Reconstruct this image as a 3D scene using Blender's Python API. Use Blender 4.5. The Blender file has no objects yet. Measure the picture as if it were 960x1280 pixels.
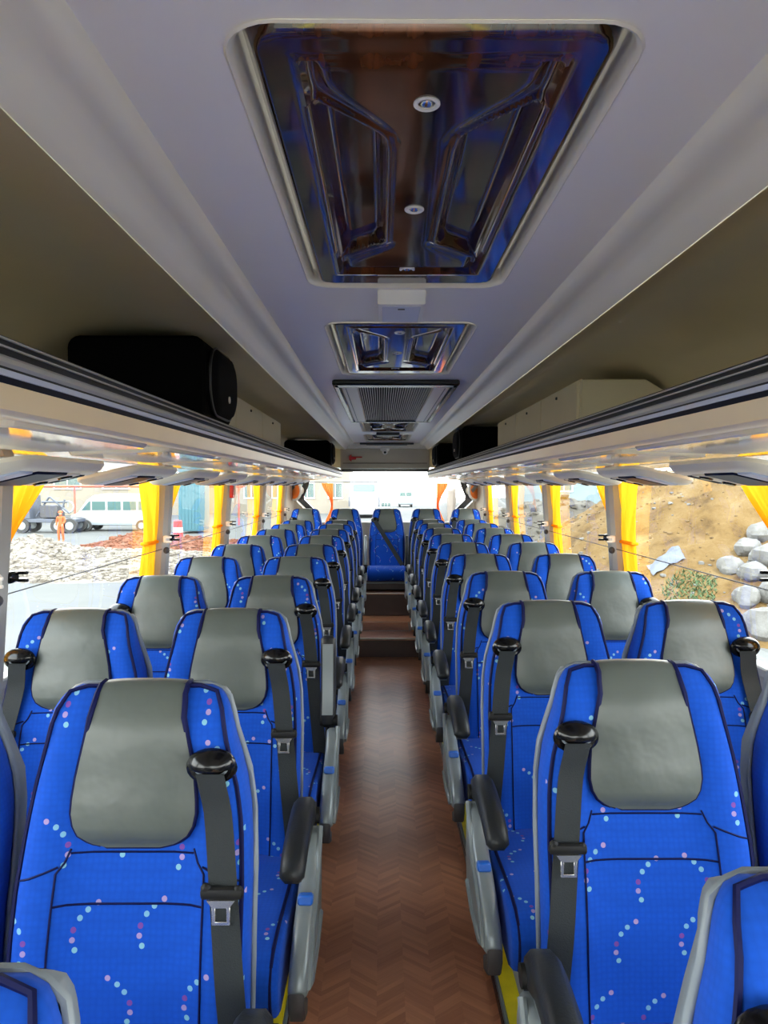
import bpy, bmesh, math, random
from mathutils import Vector, Matrix
random.seed(7)
R = math.radians
sc = bpy.context.scene
COL = sc.collection

# ------------------------------------------------------------------ camera
CX, CZ = -0.04, 1.55                       # camera stands in the aisle; aisle floor is z = 0
cam_d = bpy.data.cameras.new('camera'); cam = bpy.data.objects.new('camera', cam_d); COL.objects.link(cam)
cam_d.sensor_fit = 'VERTICAL'; cam_d.sensor_height = 36.0; cam_d.lens = 36.0 * 887 / 1280
cam_d.clip_start = 0.02; cam_d.clip_end = 600
cam.location = (CX, 0, CZ)
cam.rotation_euler = (R(90) - math.atan(33 / 887), 0, -math.atan(3 / 887))
sc.camera = cam

# ------------------------------------------------------------------ sky, sun, exposure
w = bpy.data.worlds.new('sky'); sc.world = w; w.use_nodes = True
nt = w.node_tree; nt.nodes.clear()
wo = nt.nodes.new('ShaderNodeOutputWorld'); wb = nt.nodes.new('ShaderNodeBackground')
tc = nt.nodes.new('ShaderNodeTexCoord'); sx = nt.nodes.new('ShaderNodeSeparateXYZ'); cr = nt.nodes.new('ShaderNodeValToRGB')
nt.links.new(tc.outputs['Generated'], sx.inputs[0]); nt.links.new(sx.outputs['Z'], cr.inputs[0])
cr.color_ramp.elements[0].position = 0.0; cr.color_ramp.elements[0].color = (1.0, .985, .95, 1)
cr.color_ramp.elements[1].position = 0.8; cr.color_ramp.elements[1].color = (.80, .90, 1.0, 1)
nt.links.new(cr.outputs[0], wb.inputs['Color']); wb.inputs['Strength'].default_value = 1.5
nt.links.new(wb.outputs[0], wo.inputs[0])
sun_d = bpy.data.lights.new('sun', 'SUN'); sun_d.energy = 0.9; sun_d.angle = R(4); sun_d.color = (1, .95, .86)
sun = bpy.data.objects.new('sun', sun_d); COL.objects.link(sun)
sun.rotation_euler = (R(42), 0, R(2))
sc.view_settings.view_transform = 'Standard'; sc.view_settings.look = 'None'; sc.view_settings.gamma = 1
sc.view_settings.exposure = 2.75
sc.cycles.max_bounces = 10; sc.cycles.diffuse_bounces = 6; sc.cycles.transparent_max_bounces = 16
sc.cycles.use_denoising = True; sc.cycles.sample_clamp_indirect = 8

# ------------------------------------------------------------------ materials
def sock(n, *names):
    for k in names:
        if k in n.inputs: return n.inputs[k]
def mat(name, col, rough=.5, metal=0., spec=.5, coat=0., bump=None, noise=None, sheen=0., emit=None):
    m = bpy.data.materials.new(name); m.use_nodes = True; t = m.node_tree
    b = t.nodes['Principled BSDF']
    b.inputs['Base Color'].default_value = (*col, 1); b.inputs['Roughness'].default_value = rough
    b.inputs['Metallic'].default_value = metal; b.inputs['Specular IOR Level'].default_value = spec
    b.inputs['Coat Weight'].default_value = coat; b.inputs['Coat Roughness'].default_value = .05
    b.inputs['Sheen Weight'].default_value = sheen
    if noise:                               # (scale, amount) soft colour mottling
        n = t.nodes.new('ShaderNodeTexNoise'); n.inputs['Scale'].default_value = noise[0]; n.inputs['Detail'].default_value = 5
        c = t.nodes.new('ShaderNodeTexCoord'); t.links.new(c.outputs['Object'], n.inputs['Vector'])
        r = t.nodes.new('ShaderNodeValToRGB'); a = noise[1]
        r.color_ramp.elements[0].position = .3; r.color_ramp.elements[1].position = .7
        r.color_ramp.elements[0].color = (*[x * (1 - a) for x in col], 1); r.color_ramp.elements[1].color = (*[min(1, x * (1 + a)) for x in col], 1)
        t.links.new(n.outputs['Fac'], r.inputs[0]); t.links.new(r.outputs[0], b.inputs['Base Color'])
    if bump:                                # (scale, strength)
        n = t.nodes.new('ShaderNodeTexNoise'); n.inputs['Scale'].default_value = bump[0]; n.inputs['Detail'].default_value = 4
        c = t.nodes.new('ShaderNodeTexCoord'); t.links.new(c.outputs['Object'], n.inputs['Vector'])
        bp = t.nodes.new('ShaderNodeBump'); bp.inputs['Strength'].default_value = bump[1]; bp.inputs['Distance'].default_value = .01
        t.links.new(n.outputs['Fac'], bp.inputs['Height']); t.links.new(bp.outputs[0], b.inputs['Normal'])
    return m

def math_(t, op, a, b=None, c=None):
    n = t.nodes.new('ShaderNodeMath'); n.operation = op
    for i, v in enumerate((a, b, c)):
        if v is None: continue
        if isinstance(v, (int, float)): n.inputs[i].default_value = v
        else: t.links.new(v, n.inputs[i])
    return n.outputs[0]

def mixc(t, fac, a, b):
    n = t.nodes.new('ShaderNodeMix'); n.data_type = 'RGBA'
    for s, v in ((n.inputs[0], fac), (n.inputs[6], a), (n.inputs[7], b)):
        if isinstance(v, (int, float)): s.default_value = v
        elif isinstance(v, tuple): s.default_value = (*v, 1)
        else: t.links.new(v, s)
    return n.outputs[2]

FAB = (.0035, .056, .37)
def fabric(name, axes):
    """blue moquette printed with little curved rows of pale dots, and a fine honeycomb weave"""
    m = mat(name, FAB, .80, spec=.15, sheen=.04); t = m.node_tree; b = t.nodes['Principled BSDF']
    c = t.nodes.new('ShaderNodeTexCoord'); s = t.nodes.new('ShaderNodeSeparateXYZ'); t.links.new(c.outputs['Object'], s.inputs[0])
    oi = t.nodes.new('ShaderNodeObjectInfo')
    u = math_(t, 'ADD', s.outputs[axes[0]], math_(t, 'MULTIPLY', oi.outputs['Random'], 3.7))
    v = math_(t, 'ADD', s.outputs[axes[1]], math_(t, 'MULTIPLY', oi.outputs['Random'], 9.1))
    CW, CH = .112, .120
    cv = math_(t, 'DIVIDE', v, CH); row = math_(t, 'FLOOR', cv)
    sh = math_(t, 'MULTIPLY', math_(t, 'MODULO', row, 2.), .5)
    cu = math_(t, 'ADD', math_(t, 'DIVIDE', u, CW), sh); colm = math_(t, 'FLOOR', cu)
    cb = t.nodes.new('ShaderNodeCombineXYZ'); t.links.new(colm, cb.inputs[0]); t.links.new(row, cb.inputs[1])
    wn = t.nodes.new('ShaderNodeTexWhiteNoise'); wn.noise_dimensions = '2D'; t.links.new(cb.outputs[0], wn.inputs['Vector'])
    ws = t.nodes.new('ShaderNodeSeparateColor'); t.links.new(wn.outputs['Color'], ws.inputs[0])
    fx = math_(t, 'MULTIPLY', math_(t, 'SUBTRACT', math_(t, 'SUBTRACT', cu, colm), .5), CW)
    fy = math_(t, 'MULTIPLY', math_(t, 'SUBTRACT', math_(t, 'SUBTRACT', cv, row), .5), CH)
    fx = math_(t, 'ADD', fx, math_(t, 'MULTIPLY', math_(t, 'SUBTRACT', ws.outputs[0], .5), .045))
    fy = math_(t, 'ADD', fy, math_(t, 'MULTIPLY', math_(t, 'SUBTRACT', ws.outputs[1], .5), .035))
    sg = math_(t, 'SUBTRACT', math_(t, 'MULTIPLY', math_(t, 'GREATER_THAN', ws.outputs[2], .5), 2.), 1.)
    fx = math_(t, 'MULTIPLY', fx, sg)
    nz = t.nodes.new('ShaderNodeTexVoronoi'); nz.inputs['Scale'].default_value = 95; nz.inputs['Randomness'].default_value = .25
    t.links.new(c.outputs['Object'], nz.inputs['Vector'])
    base = mixc(t, math_(t, 'MULTIPLY', nz.outputs['Distance'], .5), tuple(x * 1.25 for x in FAB), tuple(x * .6 for x in FAB))
    ro = math_(t, 'ADD', nz.outputs['Distance'], 0.)
    dots = [(-.027, .036, (.36, .26, .42)), (-.011, .026, (.20, .42, .52)), (.001, .014, (.18, .40, .52)),
            (.010, -.003, (.17, .05, .24)), (.011, -.018, (.33, .24, .42)), (.006, -.033, (.20, .44, .50))]
    ns = t.nodes.new('ShaderNodeSeparateXYZ'); t.links.new(c.outputs['Normal'], ns.inputs[0])
    face = math_(t, 'GREATER_THAN', math_(t, 'ABSOLUTE', ns.outputs[3 - sum(axes)]), .42)      # no dots on the side gussets
    out = base
    for (dx, dy, col) in dots:
        ex = math_(t, 'SUBTRACT', fx, dx); ey = math_(t, 'SUBTRACT', fy, dy)
        d2 = math_(t, 'ADD', math_(t, 'MULTIPLY', ex, ex), math_(t, 'MULTIPLY', ey, ey))
        f = math_(t, 'MULTIPLY', math_(t, 'MULTIPLY', math_(t, 'LESS_THAN', d2, .0046 ** 2), face), .85)
        out = mixc(t, f, out, col)
    t.links.new(out, b.inputs['Base Color'])
    bp = t.nodes.new('ShaderNodeBump'); bp.inputs['Strength'].default_value = .18; bp.inputs['Distance'].default_value = .002
    t.links.new(ro, bp.inputs['Height']); t.links.new(bp.outputs[0], b.inputs['Normal'])
    return m
M = {}
M['fab_back'] = fabric('fabric_upright', (0, 2)); M['fab_seat'] = fabric('fabric_flat', (0, 1))
M['piping'] = mat('navy_piping', (.002, .004, .045), .6, spec=.15)
M['leather'] = mat('grey_leather', (.074, .086, .077), .37, bump=(5.5, .9), noise=(9, .06))
M['black'] = mat('black_plastic', (.004, .004, .0045), .2, spec=.4)
M['rubber'] = mat('black_rubber', (.008, .008, .008), .6, spec=.3)
M['arm'] = mat('armrest_foam', (.014, .016, .018), .45, spec=.35, bump=(220, .08))
M['webbing'] = mat('belt_webbing', (.024, .028, .030), .7, spec=.2, bump=(400, .2))
M['steel'] = mat('belt_steel', (.62, .62, .60), .25, metal=.9)
M['shell'] = mat('grey_shell', (.17, .20, .225), .45, noise=(6, .05))
M['silver'] = mat('silver_trim', (.22, .25, .255), .36, metal=.25, noise=(10, .05))
M['tab'] = mat('blue_tab', (.01, .12, .55), .4)
M['leg'] = mat('dark_leg_metal', (.06, .06, .065), .5, metal=.4)
M['ceil'] = mat('ceiling_satin', (.90, .88, .83), .30, noise=(3, .02))
M['cove'] = mat('cove_satin', (.82, .79, .69), .36, noise=(3, .02))
M['bin'] = mat('rack_lining', (.62, .56, .38), .36, noise=(2.5, .05))
M['alu'] = mat('lip_aluminium', (.028, .029, .028), .42, metal=.3)
M['aluline'] = mat('lip_bright_line', (.65, .65, .62), .3, metal=.5)
M['navy'] = mat('lip_navy', (.006, .009, .022), .55, spec=.12)
M['led'] = mat('led_diffuser', (.55, .60, .75), .4)
M['fascia'] = mat('rack_fascia', (.88, .71, .45), .28, noise=(4, .04))
M['under'] = mat('rack_underside', (.94, .82, .60), .10, coat=.8, noise=(4, .03))
M['psu'] = mat('service_unit_plastic', (.84, .76, .60), .35)
M['lens'] = mat('navy_lens', (.004, .007, .03), .4, spec=.08)
M['pillar'] = mat('pillar_trim', (.36, .36, .34), .5, noise=(5, .05))
M['wall'] = mat('side_wall', (.33, .33, .31), .6, noise=(5, .06))
M['beige'] = mat('rear_beige', (.50, .45, .36), .5, noise=(4, .05))
M['white'] = mat('white_plastic', (.80, .80, .78), .35)
M['red'] = mat('red_plastic', (.62, .02, .02), .4)
M['yellow'] = mat('yellow_strip', (.85, .68, .01), .45, noise=(14, .12))
M['riser'] = mat('brown_riser', (.055, .018, .012), .35, noise=(8, .15))
M['box'] = mat('black_box', (.0018, .0018, .0018), .7, spec=.04)
M['grille'] = mat('speaker_cloth', (.003, .003, .0032), .8, spec=.08, bump=(500, .3))
M['chrome'] = mat('chrome', (.8, .8, .8), .12, metal=1.)
M['cream'] = mat('grille_frame', (.62, .55, .46), .35, metal=.2)

def wood():
    m = mat('glossy_rosewood', (.05, .02, .01), .10, coat=1.); t = m.node_tree; b = t.nodes['Principled BSDF']
    c = t.nodes.new('ShaderNodeTexCoord'); mp = t.nodes.new('ShaderNodeMapping'); mp.inputs['Scale'].default_value = (34, 1.6, 6)
    t.links.new(c.outputs['Object'], mp.inputs[0])
    n = t.nodes.new('ShaderNodeTexNoise'); n.inputs['Scale'].default_value = 1.; n.inputs['Detail'].default_value = 6; n.inputs['Distortion'].default_value = .6
    t.links.new(mp.outputs[0], n.inputs['Vector'])
    r = t.nodes.new('ShaderNodeValToRGB'); e = r.color_ramp.elements
    e[0].position = .36; e[0].color = (.010, .004, .003, 1); e[1].position = .66; e[1].color = (.115, .034, .013, 1)
    x = e.new(.5); x.color = (.045, .014, .007, 1)
    t.links.new(n.outputs['Fac'], r.inputs[0]); t.links.new(r.outputs[0], b.inputs['Base Color'])
    return m
M['wood'] = wood()

def vinyl():
    """brown sheet vinyl printed with a chevron parquet"""
    m = mat('chevron_vinyl', (.12, .06, .035), .32, spec=.35); t = m.node_tree; b = t.nodes['Principled BSDF']
    c = t.nodes.new('ShaderNodeTexCoord'); s = t.nodes.new('ShaderNodeSeparateXYZ'); t.links.new(c.outputs['Object'], s.inputs[0])
    CW = .085
    tri = math_(t, 'PINGPONG', math_(t, 'ADD', s.outputs[0], 10.), CW)
    colid = math_(t, 'FLOOR', math_(t, 'DIVIDE', math_(t, 'ADD', s.outputs[0], 10.), CW))
    q = math_(t, 'ADD', s.outputs[1], math_(t, 'MULTIPLY', tri, .75))
    sid = math_(t, 'FLOOR', math_(t, 'DIVIDE', q, .021))
    cb = t.nodes.new('ShaderNodeCombineXYZ'); t.links.new(colid, cb.inputs[0]); t.links.new(sid, cb.inputs[1])
    wn = t.nodes.new('ShaderNodeTexWhiteNoise'); wn.noise_dimensions = '2D'; t.links.new(cb.outputs[0], wn.inputs['Vector'])
    cb2 = t.nodes.new('ShaderNodeCombineXYZ')
    t.links.new(math_(t, 'MULTIPLY', s.outputs[0], 14.), cb2.inputs[0]); t.links.new(math_(t, 'MULTIPLY', q, 160.), cb2.inputs[1])
    n = t.nodes.new('ShaderNodeTexNoise'); n.inputs['Scale'].default_value = 1.; n.inputs['Detail'].default_value = 4; t.links.new(cb2.outputs[0], n.inputs['Vector'])
    big = t.nodes.new('ShaderNodeTexNoise'); big.inputs['Scale'].default_value = 2.2; t.links.new(c.outputs['Object'], big.inputs['Vector'])
    f = math_(t, 'ADD', math_(t, 'MULTIPLY', wn.outputs['Value'], .42), math_(t, 'MULTIPLY', n.outputs['Fac'], .45))
    f = math_(t, 'ADD', f, math_(t, 'MULTIPLY', math_(t, 'SUBTRACT', big.outputs['Fac'], .5), .5))
    t.links.new(mixc(t, f, (.36, .135, .066), (.74, .325, .165)), b.inputs['Base Color'])
    return m
M['vinyl'] = vinyl()

def glass(name, tint):
    m = bpy.data.materials.new(name); m.use_nodes = True; t = m.node_tree; t.nodes.clear()
    o = t.nodes.new('ShaderNodeOutputMaterial'); mx = t.nodes.new('ShaderNodeMixShader')
    tr = t.nodes.new('ShaderNodeBsdfTransparent'); tr.inputs[0].default_value = (*tint, 1)
    gl = t.nodes.new('ShaderNodeBsdfGlossy'); gl.inputs['Roughness'].default_value = .01
    fr = t.nodes.new('ShaderNodeFresnel'); ge = t.nodes.new('ShaderNodeNewGeometry')
    t.links.new(math_(t, 'SUBTRACT', 1.45, math_(t, 'MULTIPLY', ge.outputs['Backfacing'], 1.45 - 1 / 1.45)), fr.inputs[0])   # same sheet from either side
    t.links.new(fr.outputs[0], mx.inputs[0]); t.links.new(tr.outputs[0], mx.inputs[1]); t.links.new(gl.outputs[0], mx.inputs[2])
    t.links.new(mx.outputs[0], o.inputs[0]); return m
M['glass'] = glass('window_glass', (.93, .96, .94))
M['clear'] = glass('clear_glass', (.95, .97, .96))

def cloth(name, col, trans):
    m = bpy.data.materials.new(name); m.use_nodes = True; t = m.node_tree; t.nodes.clear()
    o = t.nodes.new('ShaderNodeOutputMaterial'); mx = t.nodes.new('ShaderNodeMixShader'); mx.inputs[0].default_value = trans
    d = t.nodes.new('ShaderNodeBsdfDiffuse'); d.inputs[0].default_value = (*col, 1)
    tl = t.nodes.new('ShaderNodeBsdfTranslucent'); tl.inputs[0].default_value = (*col, 1)
    t.links.new(d.outputs[0], mx.inputs[1]); t.links.new(tl.outputs[0], mx.inputs[2]); t.links.new(mx.outputs[0], o.inputs[0]); return m
M['curtain'] = cloth('yellow_curtain', (.92, .46, .02), .45)
M['curtain_rear'] = cloth('orange_curtain', (.92, .36, .10), .45)

def earthy(name, cols, scale, bump):
    m = mat(name, cols[0], .95, spec=.1); t = m.node_tree; b = t.nodes['Principled BSDF']
    c = t.nodes.new('ShaderNodeTexCoord')
    n = t.nodes.new('ShaderNodeTexNoise'); n.inputs['Scale'].default_value = scale; n.inputs['Detail'].default_value = 9; n.inputs['Roughness'].default_value = .65
    t.links.new(c.outputs['Object'], n.inputs['Vector'])
    r = t.nodes.new('ShaderNodeValToRGB'); e = r.color_ramp.elements
    e[0].position = .32; e[0].color = (*cols[0], 1); e[1].position = .70; e[1].color = (*cols[-1], 1)
    for i, cc in enumerate(cols[1:-1]):
        x = e.new(.32 + .38 * (i + 1) / (len(cols) - 1)); x.color = (*cc, 1)
    t.links.new(n.outputs['Fac'], r.inputs[0]); t.links.new(r.outputs[0], b.inputs['Base Color'])
    bp = t.nodes.new('ShaderNodeBump'); bp.inputs['Strength'].default_value = bump; bp.inputs['Distance'].default_value = .2
    t.links.new(n.outputs['Fac'], bp.inputs['Height']); t.links.new(bp.outputs[0], b.inputs['Normal'])
    return m
M['earth'] = earthy('tan_earth', [(0.0548, 0.0325, 0.013), (0.1006, 0.0622, 0.0232), (0.1219, 0.0799, 0.0339), (0.1463, 0.1066, 0.0555)], 1.3, .7)
M['earth_clod'] = mat('earth_clod', (.115, .078, .040), .95, spec=.1)
M['earth2'] = earthy('grey_brown_earth', [(0.045, 0.04, 0.034), (0.075, 0.0675, 0.055), (0.095, 0.0825, 0.0625)], .7, .6)
M['ground'] = earthy('concrete_yard', [(0.08, 0.0825, 0.08), (0.09, 0.0915, 0.088), (0.1, 0.1, 0.095)], .25, .05)
M['rubble'] = earthy('pale_rubble', [(0.08, 0.068, 0.056), (0.16, 0.1424, 0.12), (0.232, 0.2176, 0.2)], 1.6, .3)
M['brick'] = earthy('brick_rubble', [(0.09, 0.031, 0.0175), (0.13, 0.0525, 0.031), (0.15, 0.085, 0.06)], 1.6, .3)
M['stone'] = earthy('white_rock', [(0.095, 0.09, 0.0825), (0.135, 0.1325, 0.125), (0.165, 0.1625, 0.155)], 2.2, .3)
M['weed'] = mat('green_weeds', (0.04, 0.08, 0.0275), .8, noise=(20, .4))
M['sheet'] = mat('grey_blue_sheeting', (.075, .085, .11), .7, noise=(4, .25))
M['vanwhite'] = mat('white_paint', (0.264, 0.264, 0.27), .25, coat=.5)
M['vanglass'] = mat('dark_vehicle_glass', (0.05, 0.1, 0.095), .08)
M['tyre'] = mat('tyre', (.03, .03, .03), .8)
M['lilac'] = mat('lilac_stripe', (0.225, 0.2, 0.375), .4)
M['dark'] = mat('dark_machine_paint', (.06, .07, .09), .5)
M['orange_wear'] = mat('orange_workwear', (0.51, 0.078, 0.018), .8)
M['skin'] = mat('skin', (.45, .26, .17), .6)
M['render_wall'] = mat('cream_render', (0.18, 0.1625, 0.13), .9, noise=(.4, .06))
M['greenglass'] = mat('green_window_glass', (0.05, 0.085, 0.08), .15)
M['bluewall'] = mat('pale_blue_cladding', (0.12, 0.165, 0.18), .7, noise=(.5, .06))
M['teal'] = mat('teal_panel', (0.03, 0.11, 0.14), .5)
M['greywall'] = mat('grey_yard_wall', (0.14, 0.12, 0.1), .9, noise=(.5, .1))
M['pipe'] = mat('red_pipe', (0.31, 0.07, 0.04), .5)

# ------------------------------------------------------------------ mesh helpers
class MB:
    def __init__(s): s.v = []; s.f = []
    def add(s, v, f):
        o = len(s.v); s.v += [tuple(p) for p in v]; s.f += [tuple(i + o for i in q) for q in f]; return s
    def box(s, c, d, bev=0., rot=None, seg=1):
        bm = bmesh.new(); bmesh.ops.create_cube(bm, size=1)
        bmesh.ops.scale(bm, vec=d, verts=bm.verts)
        if bev: bmesh.ops.bevel(bm, geom=list(bm.edges), offset=bev, segments=seg, affect='EDGES', profile=.5)
        if rot: bmesh.ops.rotate(bm, matrix=Matrix.Rotation(rot[1], 3, rot[0]), verts=bm.verts)
        bmesh.ops.translate(bm, vec=c, verts=bm.verts)
        bm.verts.index_update(); s.add([v.co for v in bm.verts], [[v.index for v in f.verts] for f in bm.faces]); bm.free(); return s
    def loft(s, rings, cap=True, closed=True, loop=False):
        n = len(rings[0]); v = [p for r in rings for p in r]; f = []
        L = len(rings); m = n if closed else n - 1
        for i in range(L if loop else L - 1):
            for j in range(m):
                a = i * n + j; b = i * n + (j + 1) % n; i2 = (i + 1) % L
                f.append((a, b, i2 * n + (j + 1) % n, i2 * n + j))
        if cap and closed and not loop:
            f.append(tuple(range(n - 1, -1, -1))); f.append(tuple(range((L - 1) * n, L * n)))
        return s.add(v, f)
    def tube(s, pts, r, n=8, cap=True, loop=False):
        pts = [Vector(p) for p in pts]; rs = r if isinstance(r, (list, tuple)) else [r] * len(pts)
        rings = []; up = None
        for i, p in enumerate(pts):
            a = pts[(i - 1) % len(pts)] if (i > 0 or loop) else p; b = pts[(i + 1) % len(pts)] if (i < len(pts) - 1 or loop) else p
            t = (b - a).normalized()
            if up is None:
                up = Vector((0, 0, 1)) if abs(t.z) < .9 else Vector((1, 0, 0))
            up = (up - t * up.dot(t)).normalized(); sd = t.cross(up)
            rings.append([p + (up * math.cos(k * 2 * math.pi / n) + sd * math.sin(k * 2 * math.pi / n)) * rs[i] for k in range(n)])
        return s.loft(rings, cap=cap, loop=loop)
    def prism(s, poly, axis, a, b, bev=0.):
        """extrude a 2D polygon along axis ('x': poly is (y,z); 'y': (x,z); 'z': (x,y)) with chamfered rims"""
        def P(p, t): return {'x': (t, p[0], p[1]), 'y': (p[0], t, p[1]), 'z': (p[0], p[1], t)}[axis]
        if not bev: return s.loft([[P(p, a) for p in poly], [P(p, b) for p in poly]])
        cx = sum(p[0] for p in poly) / len(poly); cy = sum(p[1] for p in poly) / len(poly)
        n = len(poly); ins = []
        ar = sum(poly[i][0] * poly[(i + 1) % n][1] - poly[(i + 1) % n][0] * poly[i][1] for i in range(n)); sg = 1 if ar > 0 else -1
        for i in range(n):
            p0, p1, p2 = Vector(poly[i - 1]), Vector(poly[i]), Vector(poly[(i + 1) % n])
            e1 = (p1 - p0).normalized(); e2 = (p2 - p1).normalized()
            nn = Vector((-e1.y, e1.x)) * sg + Vector((-e2.y, e2.x)) * sg
            if nn.length > 1e-6: nn.normalize()
            ins.append(p1 + nn * bev)
        sd = bev if b > a else -bev
        return s.loft([[P(p, a) for p in ins], [P(p, a + sd) for p in poly], [P(p, b - sd) for p in poly], [P(p, b) for p in ins]])
    def ellipsoid(s, c, r, nu=16, nv=8, z0=-1., z1=1.):
        rings = []
        a0, a1 = math.asin(z0), math.asin(z1)
        for i in range(nv + 1):
            a = a0 + (a1 - a0) * i / nv; cc = max(math.cos(a), .001)
            rings.append([(c[0] + r[0] * cc * math.cos(2 * math.pi * k / nu), c[1] + r[1] * cc * math.sin(2 * math.pi * k / nu), c[2] + r[2] * math.sin(a)) for k in range(nu)])
        return s.loft(rings)
    def cyl(s, a, b, r, n=16, r2=None): return s.tube([a, b], [r, r if r2 is None else r2], n)
    def map(s, fn): s.v = [tuple(fn(*p)) for p in s.v]; return s
    def obj(s, name, m, parent=None, smooth=True, ang=40):
        me = bpy.data.meshes.new(name); me.from_pydata(s.v, [], s.f); me.validate()
        bm = bmesh.new(); bm.from_mesh(me); bmesh.ops.recalc_face_normals(bm, faces=bm.faces)
        if smooth:
            for f in bm.faces: f.smooth = True
            for e in bm.edges:
                if len(e.link_faces) == 2 and e.calc_face_angle(0) > R(ang): e.smooth = False
        bm.to_mesh(me); bm.free()
        me.materials.append(M[m] if isinstance(m, str) else m)
        o = bpy.data.objects.new(name, me); COL.objects.link(o)
        if parent: o.parent = parent
        return o
def tag(o, label=None, cat=None, group=None, kind=None):
    if label: o['label'] = label
    if cat: o['category'] = cat
    if group: o['group'] = group
    if kind: o['kind'] = kind
    return o
def empty(name, loc, label=None, cat=None, group=None, kind=None, rz=0):
    o = bpy.data.objects.new(name, None); COL.objects.link(o); o.location = loc; o.rotation_euler.z = rz; o.empty_display_size = .1
    return tag(o, label, cat, group, kind)
def copy_tree(o, parent=None):
    c = o.copy(); COL.objects.link(c)
    if parent: c.parent = parent
    for k in ('label', 'category', 'group'):
        if parent is None and k in c: del c[k]
    for ch in list(o.children): copy_tree(ch, c)
    return c
def lerp_tab(tab, x):
    if x <= tab[0][0]: return tab[0][1]
    for (a, va), (b, vb) in zip(tab, tab[1:]):
        if x <= b:
            t = (x - a) / (b - a); t = t * t * (3 - 2 * t) if False else t
            return va + (vb - va) * t
    return tab[-1][1]
def smoothstep(a, b, x):
    t = max(0., min(1., (x - a) / (b - a))); return t * t * (3 - 2 * t)
def rrect(x0, x1, y0, y1, r, n=6):
    out = []
    for cx, cy, a0 in ((x1 - r, y1 - r, 0), (x0 + r, y1 - r, 90), (x0 + r, y0 + r, 180), (x1 - r, y0 + r, 270)):
        for k in range(n + 1):
            a = R(a0 + 90 * k / n); out.append((cx + r * math.cos(a), cy + r * math.sin(a)))
    return out
ORD = ['first', 'second', 'third', 'fourth', 'fifth', 'sixth', 'seventh', 'eighth', 'ninth', 'tenth', 'eleventh', 'twelfth']

# ------------------------------------------------------------------ bus shell
Y0, Y1 = -1.95, 8.75
def wall_x(z): return 1.225 - .05 * max(0., min(1., (z - .93) / .67))
PIL = [-1.9, -.82, .65, 2.08, 3.70, 5.17, 6.72, 8.22]
# floors
b = MB(); b.box((0, (Y0 + 6.35) / 2, -.03), (.63, 6.35 - Y0, .06)); tag(b.obj('floor', 'vinyl', smooth=False), 'brown chevron-print vinyl aisle floor between the seat rows', kind='structure')
for nm, sx_ in (('floor_left', -1), ('floor_right', 1)):
    b = MB(); b.box((sx_ * (.315 + .46), (Y0 + Y1) / 2, -.02), (.92, Y1 - Y0, .10)); tag(b.obj(nm, 'wall', smooth=False), 'raised seat platform on the %s of the aisle' % nm[6:], kind='structure')
    b = MB(); b.box((sx_ * .345, (Y0 + 6.3) / 2, .0315), (.05, 6.3 - Y0, .005), .001); tag(b.obj('trim_1' if sx_ < 0 else 'trim_2', 'yellow', smooth=False), 'yellow strip along the %s edge of the aisle' % nm[6:], kind='structure')
    b = MB(); b.box((sx_ * .314, (Y0 + 6.3) / 2, .022), (.012, 6.3 - Y0, .03), .003); tag(b.obj('trim_3' if sx_ < 0 else 'trim_4', 'silver', smooth=False), 'thin metal edging along the %s side of the aisle' % nm[6:], kind='structure')
    b = MB(); b.box((sx_ * .3095, (Y0 + 6.3) / 2, .012), (.008, 6.3 - Y0, .03)); tag(b.obj('baseboard_left' if sx_ < 0 else 'baseboard_right', 'riser', smooth=False), 'low brown kick board beside the aisle floor', kind='structure')
# rear steps
st = empty('rear_steps', (0, 6.35, 0), 'two brown vinyl steps at the rear end of the aisle', 'steps')
MB().box((0, .56, .085), (.62, 1.12, .17)).obj('step', 'vinyl', st, False)
MB().box((0, 1.75, .205), (.62, 1.26, .41)).obj('step', 'vinyl', st, False)
MB().box((0, -.004, .08), (.62, .006, .15)).obj('riser', 'riser', st, False)
MB().box((0, 1.116, .285), (.62, .006, .22)).obj('riser', 'riser', st, False)
MB().box((0, .005, .170), (.62, .035, .012), .003).obj('nosing', 'cream', st, False)
MB().box((0, 1.125, .410), (.62, .03, .012), .003).obj('nosing', 'cream', st, False)
b = MB()
for x0_, x1_, y0_, y1_ in ((-.23, .23, .34, .35), (-.23, .23, .78, .79), (-.235, -.225, .34, .79), (.225, .235, .34, .79)): b.box(((x0_ + x1_) / 2, (y0_ + y1_) / 2, .1705), (x1_ - x0_, y1_ - y0_, .003))
b.obj('hatch_frame', 'silver', st, False)
# side walls (below the windows)
for nm, s in (('wall_left', -1), ('wall_right', 1)):
    b = MB(); prof = [(1.225, -.05), (1.225, .93), (1.29, .93), (1.29, -1.0), (1.225, -1.0)]
    b.prism([(s * x, z) for x, z in prof], 'y', Y0, Y1); wl = tag(b.obj(nm, 'wall', smooth=False), 'grey side wall panel below the %s windows' % nm[5:], kind='structure')
    MB().box((s * 1.222, (Y0 + Y1) / 2, .94), (.05, Y1 - Y0, .035), .006).obj('window_sill', 'pillar', wl)
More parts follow.
